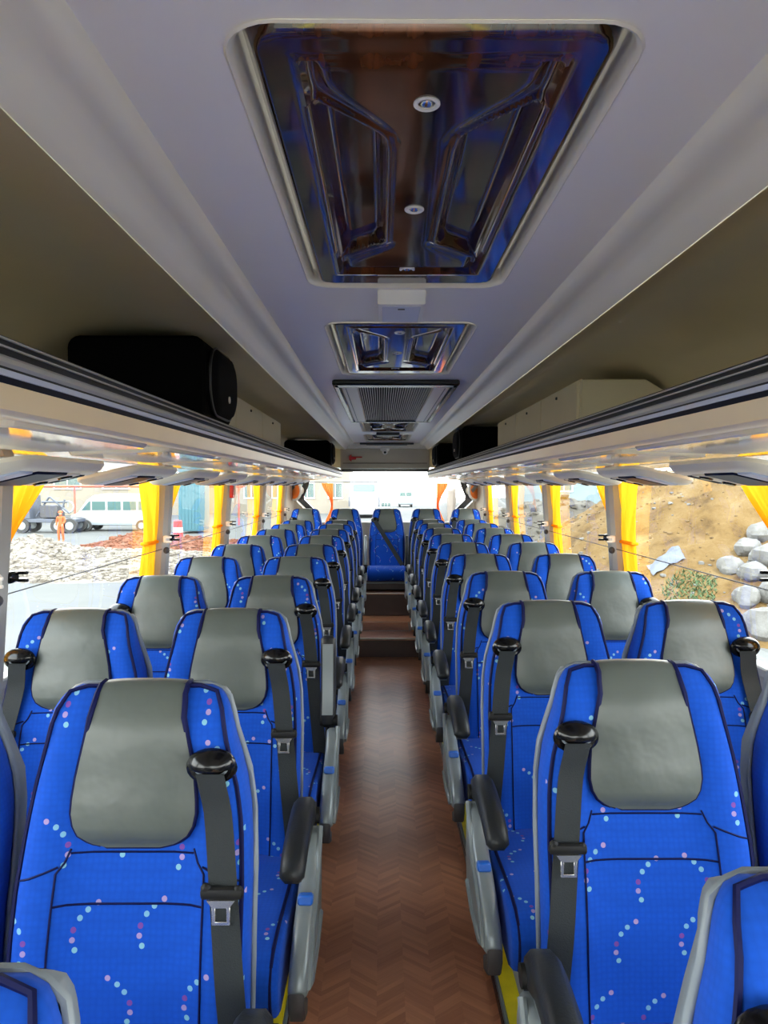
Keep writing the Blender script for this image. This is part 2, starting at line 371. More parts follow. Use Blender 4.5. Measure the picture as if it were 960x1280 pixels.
# ceiling centre with openings
HX = .02
HATCH = [(.78, 1.80), (2.19, 3.21), (5.62, 6.60), (6.92, 7.92)]
GR = (3.37, 5.36)
ZC = 2.05
bm = bmesh.new(); es = []
def loop_edges(pts, z):
    vs = [bm.verts.new((x, y, z)) for x, y in pts]; return [bm.edges.new((vs[i], vs[(i + 1) % len(vs)])) for i in range(len(vs))]
es += loop_edges([(-.385, Y0), (.425, Y0), (.425, 8.45), (-.385, 8.45)], ZC)
for y0_, y1_ in HATCH: es += loop_edges(rrect(HX - .238, HX + .238, y0_, y1_, .06), ZC)
bmesh.ops.triangle_fill(bm, use_beauty=True, use_dissolve=False, edges=es)
me = bpy.data.meshes.new('ceiling'); bm.to_mesh(me); bm.free(); me.materials.append(M['ceil'])
ce = bpy.data.objects.new('ceiling', me); COL.objects.link(ce); tag(ce, 'satin grey ceiling panel along the middle of the bus', kind='structure')
MB().box((0, (Y0 + Y1) / 2, 2.22), (2.5, Y1 - Y0, .04)).obj('roof_skin', 'white', ce, False)
for s, nm in ((-1, 'left'), (1, 'right')):
    o_ = .02
    rx = .405
    pr = []
    for k in range(9):                                   # rounded ridge bead
        a = R(120 - 205 * k / 8); pr.append((rx + .012 + .026 * -math.cos(a) , ZC - .004 - .02 * abs(math.sin(a)) if a > 0 else ZC - .004))
    pr = [(.385, 2.052), (.392, 2.040), (.402, 2.030), (.414, 2.025), (.426, 2.024), (.44, 2.020), (.455, 2.006), (.468, 1.992), (.480, 1.980), (.488, 1.9755)]
    b = MB(); b.loft([[(s * x + (o_ if True else 0), y, z) for x, z in pr] for y in (Y0, 2., 4., 6., 8.45)], closed=False)
    tag(b.obj('trim_5' if s < 0 else 'trim_6', 'cove', ce and None), 'rounded ceiling cove strip along the %s side' % nm, kind='structure')
    pr = [(.486, 1.972), (.498, 1.975), (.53, 1.988), (.62, 2.005), (.75, 2.015), (.88, 2.012), (.97, 1.995), (1.04, 1.96), (1.085, 1.90), (1.11, 1.83), (1.13, 1.72), (1.13, 1.66)]
    b = MB(); b.loft([[(s * x + (o_ if i < 2 else 0), y, z) for i, (x, z) in enumerate(pr)] for y in (Y0, 2., 4., 6., Y1)], closed=False)
    tag(b.obj('trim_7' if s < 0 else 'trim_8', 'bin'), 'olive beige curved lining above the %s luggage rack' % nm, kind='structure')
# front end: bulkhead under and over the windscreen behind the camera
tag(MB().box((0, Y0 - .03, .05), (2.5, .06, 1.0)).obj('wall_front', 'wall', smooth=False), 'front bulkhead under the windscreen', kind='structure')
fw = tag(MB().box((0, Y0 - .02, 1.35), (2.4, .006, 1.6)).obj('window_13', 'clear', smooth=False), 'front windscreen', kind='structure')
# windows, pillars, curtain cords
wn = 0
for s, nm in ((-1, 'left'), (1, 'right')):
    for i in range(len(PIL) - 1):
        wn += 1
        if wn > 12 and nm == 'right': pass
        y0_, y1_ = PIL[i], PIL[i + 1]
        xb, xt = s * (wall_x(.95) + .035), s * (wall_x(1.6) + .035)
        p = MB(); p.add([(xb, y0_, .94), (xb, y1_, .94), (xt, y1_, 1.62), (xt, y0_, 1.62)], [(0, 1, 2, 3)])
        g = tag(p.obj('window_%d' % (i + 1 if s < 0 else i + 20), 'glass', smooth=False), '%s side window pane, %s from the front' % (nm, ORD[i]), kind='structure')
        f = MB()
        for yy in (y0_ + .015, y1_ - .015):
            f.add([(xb - s * .004, yy - .03, .94), (xb - s * .004, yy + .03, .94), (xt - s * .004, yy + .03, 1.62), (xt - s * .004, yy - .03, 1.62)], [(0, 1, 2, 3)])
        f.obj('rubber_seal', 'rubber', g, False)
    for i, y in enumerate(PIL[1:]):
        rings = []
        for z in (.93, 1.1, 1.3, 1.45, 1.62):
            x = wall_x(z)
            rings.append([(s * (x + .03), y - .055, z), (s * (x - .03), y - .05, z), (s * (x - .048), y - .03, z), (s * (x - .048), y + .03, z), (s * (x - .03), y + .05, z), (s * (x + .03), y + .055, z)])
        p = MB(); p.loft(rings); pl = tag(p.obj('trim_%d' % (10 + i + (20 if s > 0 else 0)), 'pillar'), 'grey window pillar on the %s wall, %s from the front' % (nm, ORD[i]), kind='structure')
        for dy in (-.045, .05):
            hb = MB(); xx = s * (wall_x(1.27) - .048)
            hb.box((xx, y + dy, 1.275), (.02, .05, .035), .005).box((xx - s * .02, y + dy * 1.5, 1.285), (.03, .012, .010), .002).box((xx - s * .02, y + dy * 1.5, 1.262), (.03, .012, .010), .002)
            hb.obj('hook', 'white' if dy < 0 else 'black', pl)
        hb = MB(); hb.ellipsoid((s * (wall_x(1.215) - .048), y - .03, 1.215), (.018, .018, .018), 10, 6); hb.obj('knob', 'leg', pl)
    rl = MB().tube([(s * (wall_x(1.6) + .004), yy, 1.600) for yy in (Y0, 2, 4, 8.2)], .006, 8).obj('curtain_rail', 'silver')
    tag(rl, 'curtain rail and thin cord along the %s windows' % nm, 'rail')
    MB().tube([(s * (wall_x(1.222) - .03), yy, 1.222) for yy in (Y0, 0, 2, 4, 6, 8.2)], .0022, 6).obj('cord', 'leg', rl)

# curtains
def curtain(s, y_pil, side, wt, wm, wb_, seed, zt=1.60, ztie=1.27, zb=.98, m='curtain'):
    rnd = random.Random(seed); n = 44; rows = []
    ph = rnd.random() * 6; zs = [zt - (zt - zb) * k / 22 for k in range(23)]
    for z in zs:
        if z > ztie: t = (zt - z) / (zt - ztie); wd = wm + (wt - wm) * (1 - smoothstep(0, 1, t) ** .8)
        else: t = (ztie - z) / (ztie - zb); wd = wm + (wb_ - wm) * smoothstep(0, 1, t)
        x = wall_x(z) + .006; row = []
        for k in range(n + 1):
            u = k / n
            amp = .007 + .009 * (1 - min(1, wd / .30))
            dx = amp * math.sin(u * 2 * math.pi * 6.5 + ph + .5 * math.sin(z * 7)) + .004 * math.sin(u * 31 + z * 9)
            row.append((s * (x + dx), y_pil + side * (.03 + wd * u), z))
        rows.append(row)
    b = MB(); b.loft(rows, closed=False, cap=False); return b
cnum = 0
for s, nm in ((-1, 'left'), (1, 'right')):
    for i, y in enumerate(PIL[1:]):
        for side, word, (wt, wm, wb_) in ((-1, 'near', (.30, .19, .22)), (1, 'far', (.34, .02, .05))):
            if y < 2: continue
            if y > 8 and side > 0: continue
            b = curtain(s, y, side, wt, wm, wb_, cnum); cnum += 1
            o = b.obj('curtain', 'curtain', ang=80)
            tag(o, 'yellow curtain tied on the %s side of the %s %s window pillar' % (word, ORD[i], nm), 'curtain', 'yellow window curtains')
            xx = wall_x(1.27) + .006
            t_ = MB(); t_.box((s * xx, y + side * (.03 + wm / 2), 1.262), (.04, wm + .008, .016), .005); t_.obj('curtain_tie', 'curtain', o)

# ------------------------------------------------------------------ rear end
RY = 8.70
tag(MB().box((0, RY + .03, .45), (2.45, .06, 1.3)).obj('wall_rear', 'wall', smooth=False), 'rear wall below the back window', kind='structure')
rw = MB(); rw.add([(-.98, RY, 1.05), (.98, RY, 1.05), (.90, RY, 1.76), (-.90, RY, 1.76)], [(0, 1, 2, 3)])
tag(rw.obj('window_40', 'clear', smooth=False), 'wide rear window', kind='structure')
tag(MB().box((0, RY - .02, 2.0), (2.4, .06, .46)).obj('trim_60', 'bin', smooth=False), 'dark lining panel above the rear window', kind='structure')
for s, nm in ((-1, 'left'), (1, 'right')):
    b = MB(); b.prism([(s * x, z) for x, z in ((.90, 1.70), (.97, 1.70), (1.0, 1.56), (1.075, 1.42), (1.065, 1.37), (.93, 1.24), (.84, 1.24), (.98, 1.38), (.985, 1.42), (.935, 1.54))], 'y', RY - .05, RY + .02, .006)
    tag(b.obj('trim_50' if s < 0 else 'trim_51', 'black', smooth=False), 'bent black corner pillar at the %s of the rear window' % nm, kind='structure')
    b = MB(); b.prism([(s * x, z) for x, z in ((1.0, 1.70), (1.25, 1.70), (1.25, 1.0), (.84, 1.0), (.86, 1.22), (.95, 1.23), (1.08, 1.36), (1.09, 1.42), (1.02, 1.56))], 'y', RY - .035, RY + .02, .006)
    b.prism([(s * 1.15, 8.30), (s * 1.26, 8.30), (s * 1.26, RY), (s * 1.10, RY)], 'z', .95, 1.64, .006)
    q = tag(b.obj('trim_52' if s < 0 else 'trim_53', 'beige', smooth=False), 'beige quarter panel beside the rear window on the %s' % nm, kind='structure')
    d = empty('round_vent', (s * 1.09, 8.56, 1.49), 'round white-rimmed disc with an orange centre on the %s rear quarter panel' % nm, 'vent', rz=R(-50) if s > 0 else R(-130))
    MB().tube([(0, .11 * math.cos(a), .11 * math.sin(a)) for a in [2 * math.pi * k / 24 for k in range(24)]], .016, 8, loop=True).obj('rim', 'white', d)
    MB().cyl((0, 0, 0), (.012, 0, 0), .10, 24).obj('disc', 'curtain_rear', d)
    MB().box((.016, -.03, .03), (.01, .12, .05), .004, ('X', .7)).obj('louvre', 'silver', d)
    MB().cyl((-.11, 0, 0), (0, 0, 0), .05, 16).obj('mount', 'beige', d)
    cu = curtain(1, 0, 1, .20, .035, .16, 90 + s, zt=1.60, ztie=1.33, zb=1.06)
    cu.map(lambda x, y, z: (s * .70 + s * (y - .13) * .7 , RY - .07 + (x - wall_x(z) - .006), z - .02))
    tag(cu.obj('curtain', 'curtain_rear', ang=80), 'orange curtain gathered at the %s end of the rear window' % nm, 'curtain', 'orange rear window curtains')
tag(MB().tube([(-.92, RY - .075, 1.592), (.92, RY - .075, 1.592)], .005, 8).obj('curtain_rail', 'silver'), 'thin curtain rail across the top of the rear window', 'rail')
bk = empty('rear_bulkhead', (0, 8.42, 1.74), 'beige bulkhead panel above the rear window', 'panel')
MB().box((0, .06, .125), (1.06, .10, .25), .008).obj('panel', 'beige', bk)
MB().box((0, .02, .285), (1.10, .14, .08), .025, seg=3).obj('upper_rail', 'cove', bk)
MB().box((0, .0, .075), (1.0, .012, .006)).obj('joint', 'alu', bk, False)
MB().box((0, -.005, -.012), (1.04, .06, .03), .006).obj('bar', 'black', bk)
MB().box((0, .0, .012), (1.04, .03, .012), .003).obj('strip', 'aluline', bk)
b = MB(); b.box((0, 0, 0), (.07, .012, .035), .004); b.prism([(-.03 - .02, -.02), (-.02, -.045), (-.02, .045), (-.05, .02)], 'y', -.01, .006).box((.06, 0, .01), (.09, .012, .014), .004)
o = b.obj('emergency_hammer', 'red'); o.location = (-.375, 8.405, 1.875); tag(o, 'red hammer-shaped marker on the beige bulkhead above the rear window', 'hammer')
cm = empty('dome_camera', (.0, 8.385, 1.95), 'small white dome camera hanging above the rear window', 'camera')
MB().box((0, 0, .03), (.11, .05, .05), .012).obj('bracket', 'white', cm); MB().ellipsoid((0, -.005, 0), (.036, .036, .036), 16, 10).obj('housing', 'white', cm); MB().ellipsoid((0, -.036, -.01), (.014, .01, .014), 12, 8).obj('lens', 'black', cm)
mr = empty('ceiling_bar', (0, 8.15, 2.03), 'dark bar across the ceiling just before the rear bulkhead', 'bar')
MB().box((HX, 0, .0), (.62, .05, .02), .006).obj('bar', 'alu', mr); MB().box((HX, .08, -.003), (.48, .09, .022), .008).obj('plate', 'shell', mr)

# ------------------------------------------------------------------ ceiling hatches
def sd_poly(p, poly):
    d = 1e9; ins = False; n = len(poly)
    for i in range(n):
        ax, ay = poly[i]; bx, by = poly[(i + 1) % n]
        ex, ey = bx - ax, by - ay; wx, wy = p[0] - ax, p[1] - ay
        t = max(0, min(1, (wx * ex + wy * ey) / (ex * ex + ey * ey)))
        d = min(d, math.hypot(wx - ex * t, wy - ey * t))
        if (ay > p[1]) != (by > p[1]) and p[0] < ex * (p[1] - ay) / ey + ax: ins = not ins
    return -d if ins else d
HW, HL = .222, 1.005                         # plate half width and length
PAN = [(-.148, .175), (-.060, .265), (-.056, .30), (-.056, .70), (-.066, .73), (-.142, .805)]
def hatch_h(x, v):
    """depth below the plate (positive = towards the cabin)"""
    e = min(HW - abs(x), v, HL - v)
    h = .030 * smoothstep(0, .016, e)                     # outer rim rises from the recess
    inner = min(.158 - abs(x), v - .062, .905 - v)
    h -= .016 * smoothstep(-.006, .012, inner)            # tray inside the rim
    h += .006 * math.exp(-(inner / .0045) ** 2)
    ax = -abs(x)
    d = sd_poly((ax, v), PAN)
    h -= .020 * smoothstep(.004, -.014, d)                # two sunk side panels
    h += .007 * math.exp(-((d - .007) / .008) ** 2) * smoothstep(-.002, .02, inner)
    wst = .058 + .10 * smoothstep(.28, .10, v) + .10 * smoothstep(.72, .86, v)
    h += .010 * smoothstep(-.01, .03, wst - abs(x)) * smoothstep(0, .03, inner)
    return h
def make_hatch():
    root = empty('roof_hatch', (0, 0, 0))
    oz = []
    for (gr_, z) in ((0., -.002), (.003, -.004), (.007, -.001), (.011, .006), (.014, .03), (.015, .05)):
        oz.append([(x, y, z) for x, y in rrect(-.242 + gr_, .242 - gr_, -.004 + gr_, 1.024 - gr_, .062 - gr_ * .6)])
    b = MB(); b.loft(oz, cap=False); b.obj('recess_frame', 'cove', root)
    b = MB(); nx, ny = 84, 150; rows = []
    for j in range(ny + 1):
        v = HL * j / ny; row = []
        for i in range(nx + 1):
            x = -HW + 2 * HW * i / nx
            cxr = max(0, abs(x) - (HW - .05)); cyr = max(0, max(.05 - v, v - (HL - .05)))
            px_, pv = x, v
            rr = math.hypot(cxr, cyr)
            if cxr > 0 and cyr > 0 and max(cxr, cyr) > 0:                 # round the corners
                k = max(cxr, cyr) / rr
                px_ = math.copysign(HW - .05 + cxr * k, x); pv = (.05 - cyr * k) if v < .5 else (HL - .05 + cyr * k)
            row.append((px_, pv + .008, .030 - hatch_h(x, v)))
        rows.append(row)
    b.loft(rows, closed=False, cap=False); b.obj('wood_panel', 'wood', root, ang=75)
    for v in (.17, .53, .90):
        z = .030 - hatch_h(0, v)
        sp = MB().loft([[(r_ * math.cos(2 * math.pi * k / 20), v + .008 + r_ * math.sin(2 * math.pi * k / 20), z + dz) for k in range(20)] for r_, dz in ((.018, .003), (.018, -.0015), (.016, -.003), (.012, -.002), (.011, .0))]).obj('spotlight', 'white', root)
        MB().ellipsoid((0, v + .008, z - .001), (.009, .009, .003), 14, 6).obj('bulb', 'chrome', sp)
    return root
h0 = make_hatch()
HL_ = ['large glossy rosewood roof hatch panel nearest the camera', 'glossy rosewood roof hatch panel just before the air grille', 'small-looking roof hatch panel just behind the air grille', 'rearmost roof hatch panel near the rear window']
for i, (y0_, y1_) in enumerate(HATCH):
    o = h0 if i == 0 else copy_tree(h0)
    o.location = (HX, y0_ + .002, ZC); o.scale = (1, (y1_ - y0_) / 1.02, 1)
    tag(o, HL_[i], 'hatch', 'wooden roof hatches')
gr = empty('air_return_grille', (HX + .008, GR[0], ZC), 'black-framed air return grille with cream sides and dark slats in the ceiling', 'air grille')
L = GR[1] - GR[0]
for nm_, c_, d_ in (('frame_bar', (0, .04, -.012), (.60, .09, .03)), ('frame_bar', (0, L - .03, -.012), (.60, .06, .03)), ('frame_bar', (-.285, L / 2, -.012), (.035, L, .03)), ('frame_bar', (.285, L / 2, -.012), (.035, L, .03))):
    MB().box(c_, d_, .008).obj(nm_, 'black', gr)
for s in (-1, 1):
    sp = MB().box((s * .225, L / 2 + .02, -.015), (.085, L - .15, .02), .006).obj('side_panel', 'cream', gr)
    MB().box((s * .243, L / 2 + .02, -.026), (.004, L - .2, .002)).obj('groove', 'alu', sp, False)
MB().box((0, L / 2, -.001), (.38, L - .1, .004)).obj('backing', 'box', gr, False)
b = MB()
for k in range(30): b.box((-.175 + .35 * k / 29, L / 2 + .02, -.010), (.0032, L - .15, .014))
tag(b.obj('slats', 'cream', gr, False), kind='stuff')
# detector box between the first two hatches, and the small one behind
d = empty('ceiling_box', (.012, 1.86, ZC), 'white plastic box on the ceiling between the two big hatches', 'box')
MB().prism([(-.03, 0), (-.015, -.034), (.20, -.030), (.21, 0)], 'x', -.062, .062, .004).obj('housing', 'white', d)
MB().box((0, .095, -.0335), (.10, .17, .003), .001).obj('cover', 'led', d); MB().box((0, .03, -.036), (.018, .004, .002)).obj('slot', 'leg', d, False)
d = empty('small_ceiling_box', (HX, 6.66, ZC), 'small dark grey box on the ceiling between the two rear hatches', 'box')
MB().box((0, .12, -.012), (.22, .2, .03), .008).obj('housing', 'alu', d)  # plain closed grey box, holds no light

# ------------------------------------------------------------------ luggage racks
RY0, RY1 = Y0, 8.42
for s, nm in ((-1, 'left'), (1, 'right')):
    root = empty('luggage_rack', (0, 0, 0), 'overhead luggage rack with aluminium lip along the %s side' % nm, 'luggage rack', 'overhead luggage racks')
    def ext(name, prof, m, y0_=RY0, y1_=RY1, ang=40, par=root):
        b = MB(); n = 9; b.loft([[(s * x, y0_ + (y1_ - y0_) * k / (n - 1), z) for x, z in prof] for k in range(n)]); return b.obj(name, m, par, ang=ang)
    lip = ext('lip', [(.500, 1.700), (.507, 1.715), (.512, 1.735), (.522, 1.741), (.58, 1.738), (.58, 1.690), (.510, 1.680)], 'alu')
    for z_, x_ in ((1.733, .5105), (1.722, .5078)):
        ext('bright_line', [(x_ - .003, z_ + .0012), (x_ + .002, z_ + .0012), (x_ + .002, z_ - .0012), (x_ - .003, z_ - .0012)], 'aluline', par=lip)
    ext('bead', [(.4975, 1.706), (.502, 1.710), (.510, 1.708), (.510, 1.698), (.502, 1.696), (.4975, 1.700)], 'aluline')
    ext('navy_channel', [(.5035, 1.697), (.515, 1.697), (.53, 1.674), (.506, 1.674)], 'navy')
    ext('led_strip', [(.5005, 1.6925), (.508, 1.6925), (.508, 1.6850), (.5015, 1.6850)], 'led')
    ext('fascia', [(.5055, 1.676), (.52, 1.690), (.60, 1.690), (.60, 1.646), (.535, 1.640), (.522, 1.640), (.513, 1.646)], 'fascia')
    ext('shelf', [(.57, 1.70), (1.14, 1.69), (1.19, 1.626), (1.0, 1.631), (.60, 1.646), (.59, 1.65)], 'under')
    ext('end_cap', [(.50, 1.742), (1.14, 1.742), (1.14, 1.59), (.55, 1.645), (.505, 1.67)], 'fascia', RY1 - .01, RY1 + .012)
    # moulded pads under the shelf
    for k in range(14):
        y = RY0 + .3 + .74 * k + (.0 if s < 0 else .1)
        if y > 8.0: break
        b = MB(); R0 = []
        for gr_, dz in ((0, .004), (.006, -.010), (.010, -.013)):
            R0.append([(s * X_, Y_, 1.645 - (X_ - .60) * .035 + dz) for X_, Y_ in rrect(.56 + gr_, .82 - gr_, y - .31 + gr_, y + .31 - gr_, .035 - gr_, 4)])
        b.loft(R0); b.obj('underside_pad', 'under', root, ang=18)
# service units
def make_psu(s):
    root = empty('service_unit', (0, 0, 0))
    R0 = []
    for gr_, z in ((0., .004), (0., -.006), (.012, -.018), (.03, -.024)):
        R0.append([(x, y, z) for x, y in rrect(-.11 + gr_, .11 - gr_, -.26 + gr_, .26 - gr_, .06 - gr_, 6)])
    MB().loft(R0).obj('housing', 'psu', root)
    MB().box((0, -.03, -.024), (.135, .17, .012), .004).obj('reading_lamp_lens', 'lens', root)
    MB().box((0, -.165, -.024), (.13, .07, .010), .003).obj('speaker_grille', 'led', root)
    v = MB().box((0, .105, -.024), (.13, .075, .010), .003).obj('vent_plate', 'psu', root)
    for dx in (-.035, .035):
        MB().tube([(dx, .105, -.026), (dx, .105, -.034)], [.022, .017], 14).obj('nozzle', 'black', v)
    MB().box((0, .19, -.022), (.10, .035, .010), .003).obj('switch_panel', 'navy', root)
    return root
p0 = make_psu(1)
for s, nm in ((-1, 'left'), (1, 'right')):
    for k in range(9):
        y = (1.86 if s < 0 else 1.98) - .0 + .74 * k
        if s > 0 and k == 8: pass
        o = p0 if (s < 0 and k == 0) else copy_tree(p0)
        o.location = (s * .955, y, 1.593); o.rotation_euler = (0, s * R(13), 0)
        tag(o, 'beige service unit with dark lens under the %s rack, %s from the camera' % (nm, ORD[k]), 'service unit', 'service units under the racks')
# cabinets and black boxes on the racks
for s, nm, y0_, y1_, xf in ((-1, 'left', 2.5, 4.65, .70), (1, 'right', 2.75, 4.65, .72)):
    c = empty('rack_cabinet', (0, y0_, 1.70), 'beige storage cabinet with flat doors standing on the %s luggage rack' % nm, 'cabinet')
    L = y1_ - y0_
    pf = [(xf + .01, 0), (xf + .01, .262), (.98, .262), (1.05, .22), (1.10, .12), (1.115, 0)]
    MB().prism([(s * x, z) for x, z in pf], 'y', 0, L, .006).obj('body', 'bin', c)
    n = 3
    for k in range(n):
        dr = MB().box((s * (xf + .004), .012 + (L - .02) * (k + .5) / n, .132), (.014, (L - .02) / n - .010, .245), .003).obj('door', 'bin', c)
        MB().box((s * (xf - .006), .012 + (L - .02) * (k + .5) / n, .225), (.008, .012, .012), .002).obj('latch', 'alu', dr)
def speaker(loc, wx, wy, hz, s, label):
    r = empty('speaker_box', loc, label, 'speaker')
    b = MB(); R0 = [[(x, y, z) for x, z in rrect(-wx / 2, wx / 2, 0, hz, .03, 4)] for y in (0.008, wy - .008)]
    b.prism(rrect(-wx / 2, wx / 2, 0, hz, .035, 4), 'y', 0, wy, .008).obj('cabinet', 'box', r)
    fx = -s * wx / 2
    R1 = []
    for gr_, dx in ((0, .0), (.0, .012), (.012, .026), (.03, .032)):
        R1.append([(fx - s * dx, y, z) for y, z in rrect(.02 + gr_, wy - .02 - gr_, .02 + gr_, hz - .02 - gr_, min(wy, hz) / 2 - .035 - gr_, 8)])
    g = MB().loft(R1).obj('grille', 'grille', r)
    rr = rrect(.02, wy - .02, .02, hz - .02, min(wy, hz) / 2 - .035, 8)
    MB().tube([(fx - s * .012, y, z) for y, z in rr], .004, 6, loop=True).obj('rim', 'alu', r)
    MB().cyl((fx - s * .03, wy / 2, hz * .32), (fx - s * .035, wy / 2, hz * .32), .011, 14).obj('badge', 'cream', g)
    return r
speaker((-.755, 2.08, 1.742), .40, .36, .245, -1, 'black speaker box with oval grille on the left rack, nearest the camera')
speaker((-.76, 6.85, 1.742), .44, .4, .245, -1, 'black box at the rear end of the left luggage rack')
speaker((.76, 5.25, 1.742), .42, .4, .245, 1, 'black speaker box on the right rack behind the beige cabinet')
speaker((.76, 7.3, 1.742), .44, .5, .245, 1, 'black box at the rear end of the right luggage rack')
hm = empty('hammer_holder', (-1.13, 5.17, 1.52), 'red emergency hammer case on the fourth left window pillar', 'hammer')
MB().box((0, 0, 0), (.03, .07, .12), .006).obj('case', 'red', hm); MB().tube([(.02, 0, -.04), (.02, 0, .04)], .009, 8).obj('handle', 'white', hm)

# ------------------------------------------------------------------ coach seats
ZB, ZT = .46, 1.16
W_TAB = [(.46, .190), (.55, .197), (.70, .200), (.85, .199), (.94, .193), (1.0, .183), (1.05, .170), (1.09, .160), (1.12, .155), (1.14, .148), (1.155, .136), (1.163, .118)]
def hw(z): return lerp_tab(W_TAB, z)
def fy0(z):
    y = -(ZT - z) * .150
    y += -.018 * math.exp(-((z - .72) / .14) ** 2) + .012 * math.exp(-((z - .98) / .10) ** 2)
    if z > 1.09: y += .034 * ((z - 1.09) / .073) ** 2.2
    return y
def prof(u):
    a = abs(u)
    return lerp_tab([(0, 0.), (.35, 0.), (.52, -.004), (.66, -.014), (.80, -.019), (.90, -.014), (.96, -.002), (1.0, .018)], a)
def fyx(x, z): return fy0(z) + prof(x / hw(z)) * (1 if z < 1.05 else max(.15, 1 - (z - 1.05) / .10))
def seat_back():
    us = [-1, -.97, -.92, -.84, -.74, -.62, -.5, -.3, 0, .3, .5, .62, .74, .84, .92, .97, 1]
    zs = [.46, .50, .55, .60, .66, .72, .78, .84, .90, .95, 1.0, 1.04, 1.08, 1.11, 1.13, 1.145, 1.155, 1.163]
    rings = []
    for z in zs:
        w_ = hw(z); th = .095 if z < 1.0 else .095 - .03 * smoothstep(1.0, 1.14, z)
        yc_ = fy0(min(z, 1.10)); yb = yc_ * .9 + th + .008
        if z > 1.12: yb -= .012 * ((z - 1.12) / .043) ** 2
        ring = [(u * w_, fyx(u * w_, z), z) for u in us]
        ys = min(fy0(z) + .055, (fyx(w_, z) + yb) / 2)
        ring += [(w_ * .99, ys, z), (w_ * .93, yb - .01, z), (w_ * .7, yb, z), (0, yb, z), (-w_ * .7, yb, z), (-w_ * .93, yb - .01, z), (-w_ * .99, ys, z)]
        rings.append(ring)
    return MB().loft(rings)
def cover_mesh():
    hwt = [(.906, .045), (.911, .068), (.922, .088), (.94, .100), (.96, .105), (.99, .104), (1.03, .099), (1.07, .090), (1.11, .082), (1.16, .077)]
    path = [.906, .911, .917, .928, .943, .963, .985, 1.02, 1.055, 1.09, 1.12, 1.14]
    nu = 16; rows = []
    for z in path:
        h_ = lerp_tab(hwt, z); bulge = -.012 - .012 * math.exp(-((z - .98) / .07) ** 2) - .006 * math.sin(z * 60) * .15
        edge = smoothstep(.906, .93, z)
        rows.append([(h_ * (2 * i / nu - 1), fy0(min(z, 1.10)) + (0 if z <= 1.10 else .020 * ((z - 1.1) / .04) ** 2) + bulge * edge * (.65 + .35 * (1 - abs(2 * i / nu - 1) ** 2.5)) - .004, z) for i in range(nu + 1)])
    for (y, z) in ((.012, 1.160), (.030, 1.171), (.052, 1.172), (.072, 1.160), (.084, 1.135), (.088, 1.09), (.085, 1.04)):
        rows.append([(  .077 * (2 * i / nu - 1), y, z - .004 * abs(2 * i / nu - 1) ** 3) for i in range(nu + 1)])
    return rows
def thick(rows, off):
    """give an open patch thickness towards the inside"""
    n = len(rows); m = len(rows[0]); P = [[Vector(p) for p in r] for r in rows]
    inn = []
    for i in range(n):
        rr = []
        for j in range(m):
            a = P[min(i + 1, n - 1)][j] - P[max(i - 1, 0)][j]; c = P[i][min(j + 1, m - 1)] - P[i][max(j - 1, 0)]
            nn = a.cross(c).normalized(); rr.append(P[i][j] + nn * off)
        inn.append(rr)
    b = MB(); b.loft(P, closed=False, cap=False); o = n * m
    b.v += [tuple(p) for r in inn for p in r]
    for i in range(n - 1):
        for j in range(m - 1):
            k = o + i * m + j; b.f.append((k, k + m, k + m + 1, k + 1))
    rim = [(0, j) for j in range(m)] + [(i, m - 1) for i in range(1, n)] + [(n - 1, j) for j in range(m - 2, -1, -1)] + [(i, 0) for i in range(n - 2, 0, -1)]
    for k in range(len(rim)):
        a = rim[k][0] * m + rim[k][1]; c = rim[(k + 1) % len(rim)]; c = c[0] * m + c[1]
        b.f.append((a, c, o + c, o + a))
    return b, [P[i][j] for i, j in rim]
def zr(a, b_, n): return [a + (b_ - a) * k / n for k in range(n + 1)]
def belt_strip(pts, wd, th):
    """pts: (centre, across) pairs"""
    rings = []
    for i, (p, ac) in enumerate(pts):
        p = Vector(p); ac = Vector(ac).normalized()
        t = (Vector(pts[min(i + 1, len(pts) - 1)][0]) - Vector(pts[max(i - 1, 0)][0])).normalized(); n = t.cross(ac).normalized()
        rings.append([p - ac * wd / 2 - n * th / 2, p - ac * wd / 6 - n * th * .35, p + ac * wd / 6 - n * th * .35, p + ac * wd / 2 - n * th / 2,
                      p + ac * wd / 2 + n * th / 2, p + ac * wd / 6 + n * th * .35, p - ac * wd / 6 + n * th * .35, p - ac * wd / 2 + n * th / 2])
    return MB().loft(rings)
SHARE = {}
def shared(key, fn, name, m, parent, **k):
    if key in SHARE:
        o = bpy.data.objects.new(name, SHARE[key]); COL.objects.link(o); o.parent = parent; return o
    o = fn().obj(name, m, parent, **k); SHARE[key] = o.data; return o
